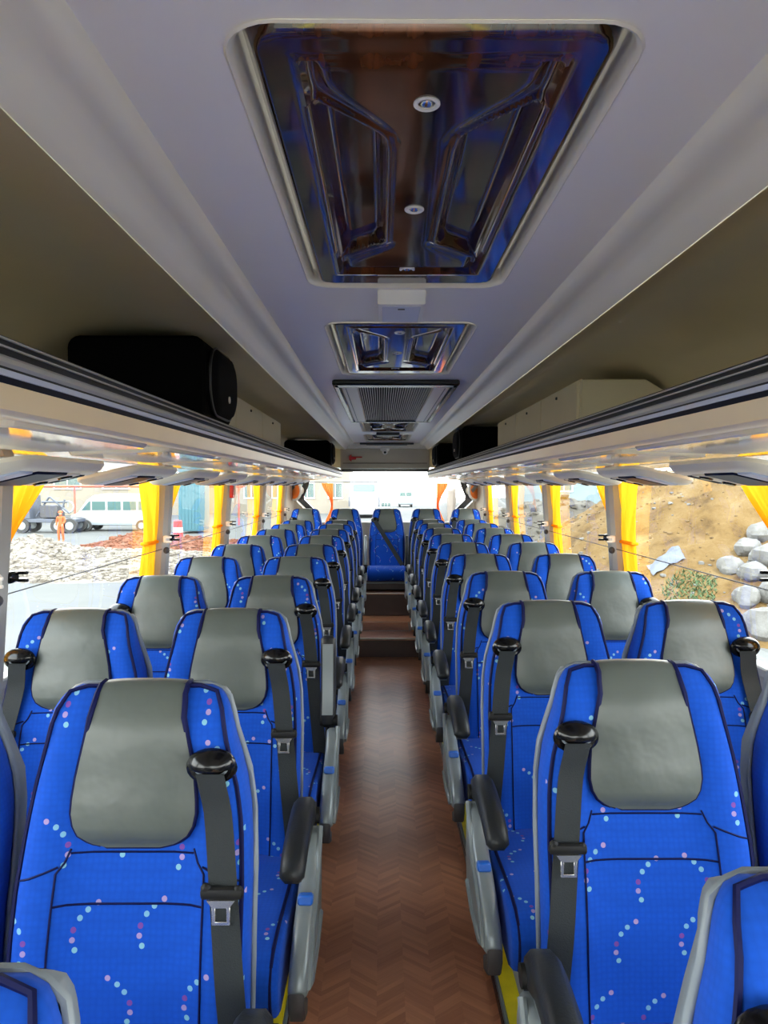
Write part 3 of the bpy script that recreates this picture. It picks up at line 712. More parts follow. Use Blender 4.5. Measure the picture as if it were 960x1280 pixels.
def make_seat(s, aisle, diag=False, raised=False, rear=False):
    """s: side of the belt (+1 = +x); aisle seats carry armrest and side panel on that side"""
    root = empty('coach_seat', (0, 0, 0))
    bk_ = shared('back', seat_back, 'backrest', 'fab_back', root, ang=70)
    def pip():
        b = MB()
        pts = [(-.945 * hw(z), fyx(.945 * hw(z), z) - .002, z) for z in zr(.47, 1.13, 26)]
        top = [(-.13, fyx(.13, 1.155) - .001, 1.156), (-.10, fy0(1.16), 1.164), (.10, fy0(1.16), 1.164), (.13, fyx(.13, 1.155) - .001, 1.156)]
        b.tube(pts + top + [(-x, y, z) for x, y, z in reversed(pts)], .0042, 6); return b
    shared('pip', pip, 'piping', 'piping', bk_)
    def seams():
        b = MB()
        for q in (-1, 1):
            b.tube([(q * x, fyx(x, z) - .0006, z) for x, z in [(.120 + .006 * math.sin((z_ - .46) * 6), z_) for z_ in zr(.47, .87, 14)] + [(.112, .885), (.104, .905)]], .0019, 5)
            b.tube([(q * x, fyx(x, z) - .0006, z) for x, z in ((.121, .880), (.140, .874), (.165, .866), (.186, .858))], .0019, 5)
        b.tube([(x, fyx(x, .822) - .0006, .822) for x in zr(-.124, .124, 12)], .0019, 5)
        b.tube([(x, fyx(x, .898) - .0006, .898) for x in zr(-.104, .104, 12)], .0017, 5); return b
    shared('seams', seams, 'seam', 'piping', bk_)
    if 'cov' not in SHARE:
        cb_, rim = thick(cover_mesh(), .012); SHARE['covdata'] = (cb_, rim)
    cv = shared('cov', lambda: SHARE['covdata'][0], 'headrest_cover', 'leather', root, ang=60)
    shared('covp', lambda: MB().tube([p + Vector((0, .006 if p.z < 1.12 else 0, -.002 if p.z > 1.15 else 0)) for p in SHARE['covdata'][1]], .0055, 6, loop=True), 'piping', 'piping', cv)
    # belt outlet
    gx, gz = s * .135, 1.045
    def guide():
        b = MB(); y0_ = fyx(abs(gx), gz)
        ring = []
        for k in range(28):
            a = 2 * math.pi * k / 28; ring.append((gx + .035 * math.cos(a), y0_ - .012 - .004 * math.sin(a), gz + .023 * math.sin(a)))
        b.tube(ring, .0085, 8, loop=True)
        b.ellipsoid((gx, y0_ - .004, gz), (.038, .010, .026), 20, 8)
        h_ = MB(); h_.ellipsoid((0, 0, 0), (.041, .034, .026), 20, 10); h_.v = [(gx + x, y0_ - .010 + (y if y < 0 else y * .3), gz + .006 + (z if z > -.004 else -.004 + z * .1)) for x, y, z in h_.v]
        b.add(h_.v, h_.f); return b
    g = shared(('guide', s), guide, 'belt_guide', 'black', root)
    shared(('gslot', s), lambda: MB().tube([(gx + .028 * math.cos(a), fyx(.135, gz) - .017, gz + .002 + .017 * math.sin(a)) for a in [math.pi + math.pi * k / 12 for k in range(13)]], .0022, 6), 'slot_rim', 'shell', g)
    # belt
    def belt():
        pts = []
        if diag:
            A = Vector((gx, fyx(.135, 1.04) - .024, 1.035)); B = Vector((-s * .17, fy0(.56) - .05, .545))
            for k in range(17):
                t = k / 16; p = A.lerp(B, t); p.y = min(p.y, fyx(p.x, p.z) - .012); pts.append((p, (1, 0, .55)))
        else:
            for k in range(25):
                t = k / 24; z = 1.038 - .55 * t; x = .135 + .085 * t - .022 * t * t
                y = min(fyx(x - .02, z), fyx(min(x, hw(z) * .9), z), fyx(min(x + .02, hw(z) * .9), z)) - .008 - .018 * smoothstep(.14, 0, t)
                pts.append(((s * x, y, z), (1, 0, 0)))
        return belt_strip(pts, .047, .0022)
    bl = shared(('belt', s, aisle, diag), belt, 'seat_belt', 'webbing', root)
    if not diag:
        zt = .855; tt = (1.038 - zt) / .55; xt = .135 + .085 * tt - .022 * tt * tt; yt = fyx(xt, zt) - .018
        tn = shared(('stop', s, aisle), lambda: MB().box((s * xt, yt, zt), (.070, .016, .019), .006, seg=2).box((s * xt - .026, yt, zt + .006), (.016, .014, .02), .005).box((s * xt + .026, yt, zt + .002), (.016, .014, .02), .005), 'belt_stopper', 'rubber', bl)
        def tongue():
            b = MB(); y_ = yt - .008
            b.prism([(s * xt - .023, zt - .008), (s * xt + .023, zt - .008), (s * xt + .014, zt - .020), (s * xt - .014, zt - .020)], 'y', y_ - .0015, y_ + .0015)
            for dx, dz, a, c in ((-.012, -.032, .006, .026), (.012, -.032, .006, .026), (0, -.046, .030, .006)): b.box((s * xt + dx, y_, zt + dz), (a, .003, c), .0008)
            return b
        shared(('tongue', s, aisle), tongue, 'buckle_tongue', 'steel', bl)
    # cushion
    def cushion():
        rings = []; side = [(-.085, .535), (-.16, .537), (-.26, .542), (-.36, .550), (-.45, .556), (-.52, .553), (-.555, .538), (-.572, .512), (-.572, .475), (-.560, .435), (-.52, .415), (-.30, .405), (-.08, .405), (-.06, .43), (-.06, .51)]
        cy_, cz_ = -.32, .47
        for x, k in ((-.212, .80), (-.211, .90), (-.207, .955), (-.197, .985), (-.18, 1.0), (-.12, 1.0), (-.06, .99), (0, .985), (.06, .99), (.12, 1.0), (.18, 1.0), (.197, .985), (.207, .955), (.211, .90), (.212, .80)):
            rings.append([(x, cy_ + (y - cy_) * (1 - (1 - k) * .35), cz_ + (z - cz_) * k) for y, z in side])
        return MB().loft(rings)
    cu_ = shared('cush', cushion, 'cushion', 'fab_seat', root, ang=70)
    def cpip():
        pr = ((-.10, .5345), (-.16, .5365), (-.26, .5415), (-.36, .549), (-.45, .5545), (-.515, .552), (-.55, .537), (-.568, .511), (-.569, .475), (-.557, .437))
        return MB().tube([(.196, y, z) for y, z in reversed(pr)] + [(.19, -.088, .532), (-.19, -.088, .532)] + [(-.196, y, z) for y, z in pr], .0042, 6)
    shared('cpip', cpip, 'piping', 'piping', cu_)
    # grey rear shell
    def shell():
        rings = []
        for z in zr(.44, 1.10, 12) + [1.115, 1.13, 1.14, 1.147, 1.150]:
            w_ = hw(z) * .968; y0_ = fy0(min(z, 1.12)) + .086 - .040 * smoothstep(.98, 1.13, z); y1_ = fy0(min(z, 1.12)) * .9 + .116 - .034 * smoothstep(.98, 1.145, z)
            rings.append([(-w_, y0_, z), (-w_ * 1.015, y0_ + .008, z), (-w_, y0_ + .03, z), (-w_ * .9, y1_, z), (-w_ * .5, y1_ + .01, z), (0, y1_ + .012, z), (w_ * .5, y1_ + .01, z), (w_ * .9, y1_, z), (w_, y0_ + .03, z), (w_ * 1.015, y0_ + .008, z), (w_, y0_, z), (w_ * .8, y0_ + .04, z), (-w_ * .8, y0_ + .04, z)])
        b = MB().loft(rings)
        e = [(hw(z) * .992, fy0(min(z, 1.12)) + .072 - .022 * smoothstep(1.0, 1.13, z), z) for z in zr(.50, 1.14, 22)]
        tp_ = [(.128, fy0(1.12) + .050, 1.156), (.11, fy0(1.12) + .050, 1.163), (-.11, fy0(1.12) + .050, 1.163), (-.128, fy0(1.12) + .050, 1.156)]
        b.tube(e + tp_ + [(-x, y, z) for x, y, z in reversed(e)], .0055, 6)          # rolled rim of the moulding
        return b
    shared('shell', shell, 'rear_shell', 'shell', root, ang=60)
    if rear: return root
    # legs
    def leg():
        b = MB(); b.box((0, -.28, .21), (.05, .22, .40), .01).box((0, -.28, .012), (.07, .40, .024), .006).box((0, -.28, .395), (.38, .34, .03), .008); return b
    shared('leg', leg, 'leg', 'leg', root)
    if not aisle: return root
    # aisle side panel with blue tab
    def panel():
        b = MB(); poly = [(-.165, .645), (-.20, .654), (-.225, .645), (-.25, .615), (-.30, .588), (-.37, .566), (-.44, .540), (-.50, .505), (-.530, .470), (-.525, .450), (-.47, .425), (-.36, .405), (-.24, .40), (-.16, .42), (-.14, .50), (-.15, .60)]
        b.prism(poly, 'x', s * .226, s * .266, .008); return b
    pn = shared(('panel', s), panel, 'side_panel', 'silver', root, ang=50)
    shared(('lip', s), lambda: MB().tube([(s * .266, y, z) for y, z in ((-.20, .660), (-.25, .605), (-.32, .555), (-.40, .530), (-.47, .495), (-.50, .46), (-.44, .43), (-.30, .42), (-.2, .44))], .008, 8), 'rib', 'silver', pn)
    shared(('tab', s), lambda: MB().box((s * .247, -.365, .570), (.034, .03, .022), .004, ('X', -.25)), 'recline_tab', 'tab', pn)
    shared(('foot', s), lambda: MB().prism([(-.535, .47), (-.50, .43), (-.46, .41), (-.47, .38), (-.52, .40), (-.54, .44)], 'x', s * .228, s * .262, .004), 'end_cap', 'leg', pn)
    shared(('hinge', s), lambda: MB().tube([(s * .20, -.165, .672), (s * .262, -.165, .672)], .020, 14).box((s * .232, -.14, .60), (.03, .05, .15), .006), 'hinge', 'rubber', root)
    # armrest (pivots at y -.165, z .672)
    def arm():
        top = [(0, .045), (-.03, .056), (-.08, .060), (-.15, .056), (-.22, .046), (-.27, .032), (-.295, .012), (-.300, -.006), (-.290, -.018), (-.25, -.014), (-.18, -.002), (-.08, -.002), (-.03, -.020), (.01, -.022), (.028, 0), (.020, .03)]
        return MB().prism(top, 'x', s * .200, s * .254, .012)
    ar = shared(('arm', s), arm, 'armrest', 'arm', root, ang=60)
    ar.location = (0, -.165, .675)
    shared(('armp', s), lambda: MB().prism([(-.02, -.012), (-.08, -.006), (-.18, -.006), (-.27, -.018), (-.27, -.026), (-.18, -.016), (-.08, -.016), (-.02, -.03)], 'x', s * .208, s * .246), 'underplate', 'silver', ar)
    if raised: ar.rotation_euler = (R(-98), 0, 0)
    return root
seatsL = make_seat(1, True); seatsR = make_seat(-1, True); seatsLw = make_seat(-1, False); seatsRw = make_seat(1, False)
seatUp = make_seat(1, True, raised=True)
seatRec = make_seat(1, True)
def recline(root, deg, py=-.10, pz=.47):
    m_ = Matrix.Translation((0, py, pz)) @ Matrix.Rotation(-R(deg), 4, 'X') @ Matrix.Translation((0, -py, -pz))
    for ch in root.children:
        if ch.name.split('.')[0] in ('backrest', 'headrest_cover', 'belt_guide', 'seat_belt', 'rear_shell'): ch.matrix_local = m_
recline(seatRec, 13)
seatRecR = make_seat(-1, True); recline(seatRecR, 13)
used = set()
def place(proto, x, y, z, label, rz=0):
    o = proto if proto.name not in used else copy_tree(proto)
    used.add(proto.name); o.location = (x, y, z); o.rotation_euler.z = rz
    tag(o, label, 'seat', 'blue coach seats'); return o
XA, XW, PZ = .462, .892, .03
for k in range(-1, 9):
    yl = 1.223 + .74 * k; yr = 1.362 + .74 * k
    if k < 0:
        place(seatRec, -XA + .01, yl - .10, PZ, 'cropped blue seat top at the bottom left corner, nearest the camera')
        place(seatRecR, XA - .01, yr - .09, PZ - .0, 'cropped blue seat with grey shell at the bottom right corner')
        continue
    wd = ORD[k]
    place(seatUp if k == 2 else seatsL, -XA, yl, PZ, ('blue aisle seat left of the aisle with its armrest raised upright' if k == 2 else 'blue aisle seat left of the aisle, %s full row from the camera' % wd))
    place(seatsR, XA, yr, PZ, 'blue aisle seat right of the aisle, %s full row from the camera' % wd)
    place(seatsLw, -XW, yl, PZ, 'blue window seat by the left windows, %s full row from the camera' % wd)
    place(seatsRw, XW, yr, PZ, 'blue window seat by the right windows, %s full row from the camera' % wd)
rearM = make_seat(-1, False, diag=True, rear=True); rearS = make_seat(-1, False, rear=True)
for x, lb in ((-.905, 'blue rear bench seat at the left end of the back row'), (-.455, 'blue rear bench seat just left of the middle one'), (.02, 'middle rear seat with its belt crossing diagonally at the aisle end'), (.47, 'blue rear bench seat just right of the middle one'), (.92, 'blue rear bench seat at the right end of the back row')):
    place(rearM if abs(x) < .1 else rearS, x, 8.05, .118, lb)
rb = empty('rear_bench_base', (0, 7.62, 0), 'dark brown box base under the rear row of seats', 'bench base')
MB().box((0, .28, .470), (2.38, .50, .10), .008).obj('base', 'riser', rb); MB().box((0, .024, .50), (2.36, .012, .02), .003).obj('trim_strip', 'silver', rb)
for sx_ in (-1, 1): MB().box((sx_ * .77, .28, .215), (.88, .48, .37), .004).obj('side_box', 'riser', rb)
for x_ in (-.22, .245):
    dv = empty('seat_divider', (x_, 7.95, .62), 'narrow upright grey armrest on the %s of the middle rear seat' % ('left' if x_ < 0 else 'right'), 'armrest')
    MB().box((0, 0, .20), (.035, .07, .34), .01).obj('pad', 'silver' if x_ < 0 else 'arm', dv); MB().box((0, 0, .0), (.045, .10, .09), .01).obj('pivot', 'black', dv)

# ------------------------------------------------------------------ outside
GZ = -1.35
def W(x, Y, z=0.): return (x + CX, Y, z)
tag(MB().box((0, 40, GZ - .05), (400, 260, .1)).obj('ground', 'ground', smooth=False), 'grey concrete yard around the bus', kind='structure')
def hnoise(x, y, s):
    return math.sin(x * 1.7 * s + 1.3 * math.sin(y * 1.1 * s)) * math.cos(y * 1.9 * s + .7 * math.sin(x * 2.3 * s + 2.))
def heap(name, cx, cy, rx, ry, h, m, label, cat, n=90, rough=.10, skew=1.1, peaks=()):
    rows = []
    def H(x, y):
        d = math.hypot((x - cx) / rx, (y - cy) / ry)
        b_ = max(0, 1 - d ** 1.25) ** skew * h
        for (px_, py, pr, ph) in peaks: b_ += ph * math.exp(-((x - px_) ** 2 + (y - py) ** 2) / pr ** 2) * smoothstep(1, .8, d)
        b_ *= 1 + rough * (hnoise(x, y, .55) + .6 * hnoise(x + 3, y, 1.3) + .3 * hnoise(x, y + 5, 3.1))
        return GZ + b_ - .03
    for j in range(n + 1):
        rows.append([(cx + rx * (2 * i / n - 1) * 1.02, cy + ry * (2 * j / n - 1) * 1.02, H(cx + rx * (2 * i / n - 1) * 1.02, cy + ry * (2 * j / n - 1) * 1.02)) for i in range(n + 1)])
    o = MB().loft(rows, closed=False, cap=False).obj(name, m, ang=80)
    tag(o, label, cat); return H, o
def rock(mb, c, r, rnd, flat=.75):
    v = [(-1, -1, -1), (1, -1, -1), (1, 1, -1), (-1, 1, -1), (-1, -1, 1), (1, -1, 1), (1, 1, 1), (-1, 1, 1), (0, 0, 1.35), (0, -1.3, 0), (1.3, 0, 0), (0, 1.3, 0), (-1.3, 0, 0)]
    f = [(0, 3, 2, 1), (4, 5, 8), (5, 6, 8), (6, 7, 8), (7, 4, 8), (0, 1, 9), (1, 5, 9), (5, 4, 9), (4, 0, 9), (1, 2, 10), (2, 6, 10), (6, 5, 10), (5, 1, 10), (2, 3, 11), (3, 7, 11), (7, 6, 11), (6, 2, 11), (3, 0, 12), (0, 4, 12), (4, 7, 12), (7, 3, 12)]
    a = rnd.random() * 6.3; ca, sa = math.cos(a), math.sin(a); k = (rnd.uniform(.5, .9), rnd.uniform(.5, .9), rnd.uniform(.4, .75) * flat)
    out = []
    for x, y, z in v:
        x, y, z = (x * k[0] + rnd.uniform(-.2, .2)) * r, (y * k[1] + rnd.uniform(-.2, .2)) * r, (z * k[2] + rnd.uniform(-.15, .15)) * r
        out.append((c[0] + x * ca - y * sa, c[1] + x * sa + y * ca, c[2] + z))
    mb.add(out, f)
def scatter(name, H, cx, cy, rx, ry, n, r0, r1, m, par, seed, d_max=.97):
    rnd = random.Random(seed); b = MB()
    for _ in range(n):
        a = rnd.random() * 2 * math.pi; d = math.sqrt(rnd.random()) * d_max
        x, y = cx + rx * d * math.cos(a), cy + ry * d * math.sin(a); r = r0 + (r1 - r0) * rnd.random() ** 2.5
        rock(b, (x, y, H(x, y) + r * .15), r, rnd)
    tag(b.obj(name, m, par, smooth=False), kind='stuff')
# right: earth mound with rocks
H1, O1 = heap('earth_mound', 9.8, 20.5, 6.6, 9.0, 4.0, 'earth', 'large tan earth mound outside the right windows', 'earth mound', 120, .09, 1.0, peaks=((9.2, 16.5, 2.2, .5), (6.2, 18.5, 1.6, .5)))
scatter('earth_clods', H1, 9.8, 20.5, 6.6, 9.0, 2200, .015, .055, 'earth_clod', O1, 3)
scatter('pale_stones', H1, 9.8, 20.5, 6.6, 9.0, 500, .02, .07, 'stone', O1, 4)
H2, O2 = heap('grey_mound', 10.0, 39.0, 6.5, 7.0, 2.4, 'earth2', 'lower grey brown heap behind the tan mound outside the right windows', 'earth mound', 70, .14)
scatter('grey_heap_stones', H2, 10.0, 39, 6.5, 7, 500, .05, .25, 'earth2', O2, 5)
rnd = random.Random(11)
pos = [(6.98, 12.9, .40), (7.76, 15.0, .30), (7.05, 13.6, .30), (7.55, 13.45, .38), (7.2, 14.6, .30), (8.2, 15.3, .34), (7.95, 14.4, .40), (7.45, 14.1, .30)]
wh = ['nearest the window', 'topmost of the cluster', 'at the lower left of the cluster', 'low on the right of the cluster', 'at the left edge of the cluster', 'highest up the slope', 'at the right edge', 'small one behind the others']
for (x, y, r), t_ in zip(pos, wh):
    b = MB(); b.ellipsoid((0, 0, 0), (r * rnd.uniform(.75, 1.), r * rnd.uniform(.7, .95), r * rnd.uniform(.6, .85)), 14, 9)
    ph = rnd.random() * 20
    for i_, p_ in enumerate(b.v):
        q_ = 1 + .16 * hnoise(p_[0] / r * 1.1 + ph, p_[1] / r * 1.1 + p_[2] / r, 1.2) + .10 * math.copysign(1, math.sin(p_[0] / r * 3 + ph)) * math.sin(p_[2] / r * 4 + p_[1] / r * 3) + rnd.uniform(-.03, .03)
        b.v[i_] = (p_[0] * q_, p_[1] * q_, p_[2] * q_)
    o = b.obj('white_boulder', 'stone', ang=28); o.location = (x + CX, y, max(H1(x, y), GZ) + r * .25)
    tag(o, 'white boulder at the foot of the tan mound, %s' % t_, 'boulder', 'white boulders by the mound')
b = MB(); rnd = random.Random(5)
for _ in range(700):
    a = rnd.random() * 6.28; d = rnd.random() ** .5 * .5; x, y = 6.3 + d * math.cos(a), 14.5 + d * math.sin(a) * 1.2; z = max(GZ, H1(x, y)); l = rnd.uniform(.03, .09); bx = rnd.uniform(-.08, .08)
    b.add([(x - .015, y, z), (x + .015, y, z), (x + bx, y + rnd.uniform(-.1, .1), z + l)], [(0, 1, 2)])
tag(b.obj('weeds', 'weed', smooth=False), 'patch of green weeds low on the tan mound', 'weeds', kind='stuff')
b = MB(); rows = []
for j in range(7): rows.append([(5.85 + .07 * i, 15.3 + .07 * j, max(GZ, H1(5.85 + .07 * i, 15.3 + .07 * j)) + .05 + .03 * hnoise(i * .9, j * .8, 1)) for i in range(11)])
tag(b.loft(rows, closed=False, cap=False).obj('plastic_sheet', 'sheet'), 'crumpled grey blue sheeting lying on the tan mound', 'sheeting')

# buildings
def building(name, x0, x1, Y, dep, z1, m, label, nw, wm, wz=(1.2, 2.4), rows_=1, rowh=3.2, ww=.6):
    r = empty(name, ((x0 + x1) / 2, Y, GZ), label, 'building'); Wd = x1 - x0
    MB().box((0, dep / 2, (z1 - GZ) / 2), (Wd, dep, z1 - GZ)).obj('walls', m, r, False)
    MB().box((0, dep / 2, z1 - GZ + .1), (Wd + .4, dep + .4, .25)).obj('roof', 'silver', r, False)
    base = None
    for q in range(rows_):
        for k in range(nw):
            x = -Wd / 2 + Wd * (k + .5) / nw; sz = Wd / nw * ww
            f = MB(); h_ = wz[1] - wz[0]; z = wz[0] + q * rowh + h_ / 2
            for c_, d_ in (((0, 0, h_ / 2), (sz + .12, .16, .1)), ((0, 0, -h_ / 2), (sz + .12, .16, .1)), ((-sz / 2, 0, 0), (.1, .16, h_)), ((sz / 2, 0, 0), (.1, .16, h_)), ((0, 0, 0), (.07, .12, h_))): f.box(c_, d_)
            if base is None:
                base = f.obj('window', 'white', r, False); pane = MB().box((0, .03, 0), (sz, .04, h_)).obj('pane', wm, base, False); wo_ = base
            else:
                wo_ = base.copy(); COL.objects.link(wo_); pc = pane.copy(); COL.objects.link(pc); pc.parent = wo_
            wo_.location = (x, -.03, z)
    return r
building('cream_building', -62, -19, 70, 14, 9, 'render_wall', 'long cream building with green glazed windows behind the white minibus', 9, 'greenglass', (2.6, 4.4), 2, 3.4, .55)
building('blue_clad_building', 14.0, 44, 62, 12, 2.6, 'bluewall', 'pale blue clad building beyond the earth mounds on the right', 8, 'greenglass', (2.4, 3.4), 1, 3, .4)
building('yellow_building', -18, -3.4, 74, 10, 7.5, 'render_wall', 'pale yellow building at the left of the rear window', 5, 'greenglass', (1.6, 3.2), 2, 3.0, .5)
# red pipe gantry
pg = empty('pipe_rail', (-19, 52, GZ), 'long red overhead pipe in front of the cream building', 'pipe')
MB().tube([(-10, 0, 2.85), (9, 0, 2.85)], .09, 10).obj('pipe', 'pipe', pg)
for k in range(4): MB().cyl((-9.5 + 6 * k, 0, 0), (-9.5 + 6 * k, 0, 2.8), .07, 10).obj('post', 'pipe', pg)
# white minibus (side on)
def wheels(root, spots, r, wd, axis='y'):
    for x, y in spots:
        d = (0, wd / 2, 0) if axis == 'y' else (wd / 2, 0, 0)
        t_ = MB().cyl((x - d[0], y - d[1], r), (x + d[0], y + d[1], r), r, 20).obj('wheel', 'tyre', root, ang=30)
        MB().cyl((x - d[0] * 1.05, y - d[1] * 1.05, r), (x + d[0] * 1.05, y + d[1] * 1.05, r), r * .55, 14).obj('hub', 'silver', t_, ang=30)
vr = empty('minibus', (-17.0 + CX, 46, GZ), 'white minibus with dark green windows and lilac stripe outside the left windows', 'minibus')
side = [(-2.75, .35), (-2.8, .7), (-2.74, 1.0), (-2.3, 1.18), (-1.75, 1.95), (-1.3, 2.28), (-.6, 2.38), (2.4, 2.36), (2.75, 2.2), (2.8, 1.2), (2.8, .4)]
MB().prism(side, 'y', -.95, .95, .10).obj('body', 'vanwhite', vr, ang=45)
for k in range(4):
    MB().box((-.95 + .98 * k, -.945, 1.62), (.84, .03, .56), .01).obj('window', 'vanglass', vr)
MB().prism([(-2.02, 1.34), (-1.55, 1.90), (-1.47, 1.90), (-1.47, 1.34)], 'y', -.965, -.93).obj('window', 'vanglass', vr, False)
MB().prism([(.6, 1.0), (1.6, 1.2), (2.78, 1.28), (2.78, .86), (.2, .86)], 'y', -.962, -.94).obj('stripe', 'lilac', vr, False)
MB().box((0, -.955, .48), (5.2, .02, .14)).obj('sill', 'shell', vr, False)
MB().box((-2.78, -.6, .85), (.05, .35, .2), .02).obj('headlamp', 'clear', vr)
wheels(vr, ((-1.75, -.85), (1.75, -.85), (-1.75, .85), (1.75, .85)), .36, .24)
# dark machine truck
tr = empty('machine_truck', (-20.6 + CX, 44, GZ), 'dark truck loaded with machinery left of the white minibus', 'truck')
MB().box((0, 0, .75), (3.9, 1.5, .22), .03).obj('chassis', 'dark', tr)
MB().prism([(-1.9, .85), (-1.95, 1.5), (-1.7, 2.25), (-.85, 2.3), (-.8, .85)], 'y', -.75, .75, .05).obj('cab', 'dark', tr)
MB().box((-1.3, -.755, 1.85), (.62, .03, .5), .02).obj('cab_window', 'vanglass', tr)
MB().box((.2, 0, 1.3), (1.1, 1.1, .8), .06).obj('engine_block', 'leg', tr)
for k, (a_, b_) in enumerate((((-.6, -.4, 1.), (.2, -.4, 2.2)), ((.3, -.5, 2.2), (1.5, -.5, 1.2)), ((.9, -.5, .9), (1.2, -.5, 2.05)), ((-.2, -.5, 1.9), (1.4, -.5, 1.9)))): MB().cyl(a_, b_, .06, 8).obj('frame_tube', 'dark', tr)
MB().tube([(1.4, -.5, 1.6 + .0)] + [(1.4 + .35 * math.sin(a), -.5, 1.6 + .35 * math.cos(a)) for a in [k * .5 for k in range(13)]], .05, 6).obj('hose_reel', 'silver', tr)
wheels(tr, ((-1.3, -.7), (.9, -.7), (1.6, -.7), (-1.3, .7), (.9, .7), (1.6, .7)), .45, .28)
# person in orange
def person(loc):
    J = {'pel': (0, 0, .92), 'ch': (0, .01, 1.25), 'nk': (0, .0, 1.45), 'hd': (0, -.02, 1.56), 'tp': (0, -.01, 1.70), 'sl': (-.17, .01, 1.40), 'el': (-.23, .02, 1.13), 'wl': (-.22, -.08, .90), 'sr': (.17, .01, 1.40), 'er': (.24, -.02, 1.14), 'wr': (.18, -.18, 1.0),
         'hl': (-.09, 0, .88), 'kl': (-.11, -.03, .48), 'al': (-.12, .02, .09), 'tl': (-.13, -.14, .04), 'hr': (.09, 0, .88), 'kr': (.11, -.02, .48), 'ar': (.12, .05, .09), 'tr': (.13, -.11, .04)}
    Rr = {'pel': .14, 'ch': .15, 'nk': .06, 'hd': .09, 'tp': .06, 'sl': .075, 'el': .055, 'wl': .04, 'sr': .075, 'er': .055, 'wr': .04, 'hl': .095, 'kl': .07, 'al': .055, 'tl': .04, 'hr': .095, 'kr': .07, 'ar': .055, 'tr': .04}
    E_ = [('pel', 'ch'), ('ch', 'nk'), ('nk', 'hd'), ('hd', 'tp'), ('ch', 'sl'), ('sl', 'el'), ('el', 'wl'), ('ch', 'sr'), ('sr', 'er'), ('er', 'wr'), ('pel', 'hl'), ('hl', 'kl'), ('kl', 'al'), ('al', 'tl'), ('pel', 'hr'), ('hr', 'kr'), ('kr', 'ar'), ('ar', 'tr')]
    ks = list(J); me = bpy.data.meshes.new('person'); me.from_pydata([J[k] for k in ks], [(ks.index(a), ks.index(b_)) for a, b_ in E_], [])
    o = bpy.data.objects.new('person', me); COL.objects.link(o); o.location = loc; me.materials.append(M['orange_wear'])
    o.modifiers.new('skin', 'SKIN'); sb = o.modifiers.new('sub', 'SUBSURF'); sb.levels = sb.render_levels = 2
    for i, k in enumerate(ks): me.skin_vertices[0].data[i].radius = (Rr[k], Rr[k] * (.75 if k in ('pel', 'ch') else 1)); me.skin_vertices[0].data[i].use_root = (k == 'pel')
    tag(o, 'person in orange workwear and helmet standing by the white rubble', 'person')
    MB().ellipsoid((0, -.035, 1.585), (.078, .085, .105), 14, 10).ellipsoid((0, -.125, 1.575), (.014, .018, .02), 8, 6).obj('face', 'skin', o)
    MB().ellipsoid((0, -.02, 1.64), (.115, .135, .11), 16, 8, z0=0).cyl((0, -.03, 1.635), (0, -.03, 1.648), .14, 16).obj('helmet', 'orange_wear', o)
    for q, wx, wy, wz in ((-1, -.22, -.09, .87), (1, .18, -.21, .985)):
        h_ = MB(); h_.ellipsoid((wx, wy - .01, wz - .03), (.022, .034, .05), 10, 8)
        for k in range(4): h_.tube([(wx, wy - .035 + .018 * k, wz - .06), (wx - q * .004, wy - .035 + .018 * k, wz - .10 - .008 * (k in (1, 2))), (wx - q * .018, wy - .034 + .018 * k, wz - .135)], .009, 6)
        h_.tube([(wx, wy - .035, wz - .03), (wx - q * .02, wy - .06, wz - .07)], .01, 6); h_.obj('hand', 'skin', o)
person((-16.5 + CX, 36.5, GZ)); bpy.data.objects['person'].scale = (.93, .93, .93)
# left rubble heaps
H3, O3 = heap('white_rubble', -9.8, 25.5, 6.0, 4.6, .5, 'rubble', 'bed of the pale rubble heap outside the left windows', 'rubble', 90, .16, .75, peaks=((-12.3, 25.0, 1.5, .65), (-8.4, 24.8, 1.4, .12)))
scatter('rubble_stones', H3, -9.8, 25.5, 6.0, 4.6, 4200, .03, .13, 'rubble', O3, 21)
H4, O4 = heap('brick_rubble', -9.4, 33.5, 5.2, 3.0, .45, 'brick', 'red brick rubble heap behind the pale one outside the left windows', 'rubble', 70, .16, .8, peaks=((-11.8, 33.0, 1.1, .45),))
scatter('broken_bricks', H4, -9.4, 33.5, 5.2, 3.0, 1800, .03, .13, 'brick', O4, 22)
# things seen through the second left window
tp = empty('teal_container', (-11.6 + CX, 44, GZ), 'teal and blue container outside the second left window', 'container')
MB().box((0, 0, 1.6), (1.3, 2.4, 2.9), .03).obj('body', 'teal', tp)
for k in range(6): MB().box((-.5 + .2 * k, -1.21, 1.6), (.07, .05, 2.7), .01).obj('rib', 'teal', tp)
for i_, (x_, lb) in enumerate(((-12.4, 'left'), (-11.2, 'right'))):
    cn = empty('road_barrel', (x_ + CX, 40 - i_, GZ), 'red and white plastic road barrel, the %s one of two by the teal container' % lb, 'barrel', 'road barrels')
    MB().loft([[(r_ * math.cos(2 * math.pi * k / 16), r_ * math.sin(2 * math.pi * k / 16), z) for k in range(16)] for r_, z in ((.33, 0), (.33, .05), (.28, .06), (.22, .95), (.16, 1.0))]).obj('body', 'red', cn)
    MB().loft([[(r_ * math.cos(2 * math.pi * k / 16), r_ * math.sin(2 * math.pi * k / 16), z) for k in range(16)] for r_, z in ((.272, .35), (.258, .6))]).obj('band', 'white', cn)
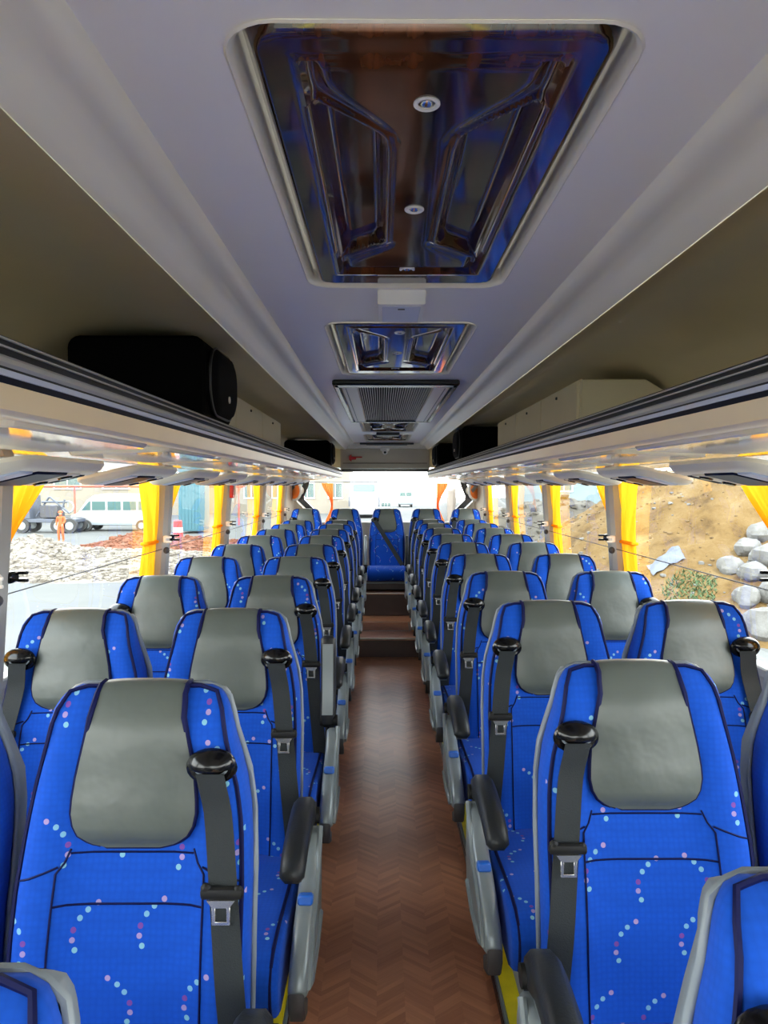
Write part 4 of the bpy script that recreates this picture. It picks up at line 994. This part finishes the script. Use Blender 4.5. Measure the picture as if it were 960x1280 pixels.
# rear: white coach, white van, wall, shelving
cb = empty('white_coach', (-1.55 + CX, 63, GZ), 'white coach facing the rear window', 'coach')
MB().prism(rrect(-1.25, 1.25, .3, 3.35, .22, 5), 'y', 0, 10, .08).obj('body', 'vanwhite', cb)
MB().prism(rrect(-.95, .95, 2.35, 3.0, .12, 4), 'y', -.03, .03).obj('windscreen', 'vanglass', cb)
for s in (-1, 1): MB().box((s * 1.32, -.15, 1.5), (.12, .1, .9), .03).obj('mirror', 'dark', cb); MB().box((s * .95, -.03, .85), (.3, .06, .18), .03).obj('headlamp', 'clear', cb)
wheels(cb, ((-1.1, 2.2), (1.1, 2.2), (-1.1, 7.6), (1.1, 7.6)), .5, .3, 'x')
wv = empty('white_van', (3.25 + CX, 95, GZ), 'small white van seen from behind through the rear window', 'van')
MB().prism(rrect(-.95, .95, .35, 2.4, .18, 5), 'y', 0, 4.6, .06).obj('body', 'vanwhite', wv)
for s in (-1, 1): MB().box((s * .42, -.01, 1.75), (.7, .04, .5), .02).obj('window', 'vanglass', wv)
MB().box((0, -.05, .5), (1.9, .12, .22), .03).obj('bumper', 'shell', wv); wheels(wv, ((-.8, .9), (.8, .9), (-.8, 3.7), (.8, 3.7)), .35, .2, 'x')
yw = empty('yard_wall', (6.6, 60, GZ), 'grey brown yard wall running away behind the bus on the right', 'wall')
MB().add([(-1.6, -6, 0), (-1.3, -6, 0), (5.9, 60, 0), (5.6, 60, 0), (-1.6, -6, 2.4), (-1.3, -6, 2.4), (5.9, 60, 2.4), (5.6, 60, 2.4)], [(0, 1, 2, 3), (4, 7, 6, 5), (0, 4, 5, 1), (1, 5, 6, 2), (2, 6, 7, 3), (3, 7, 4, 0)]).obj('masonry', 'greywall', yw, False)
for k in range(10): MB().box((-1.45 + 7.2 * k / 9.2, -6 + 66 * k / 9.2, 1.25), (.4, .4, 2.5), .02).obj('pier', 'greywall', yw)
sh = empty('shelf_rack', (.35 + CX, 58, GZ), 'grey storage shelving beside the white coach behind the bus', 'shelving')
for k in range(4): MB().box((0, 0, .4 + .75 * k), (.85, .5, .06)).obj('shelf', 'shell', sh, False)
for x_ in (-.42, .42): MB().box((x_, 0, 1.4), (.06, .5, 2.8)).obj('upright', 'shell', sh, False)
for k in range(6): MB().box((-.25 + .25 * (k % 3), 0, .6 + .75 * (k // 3)), (.2, .3, .3), .02).obj('crate', 'greenglass', sh)
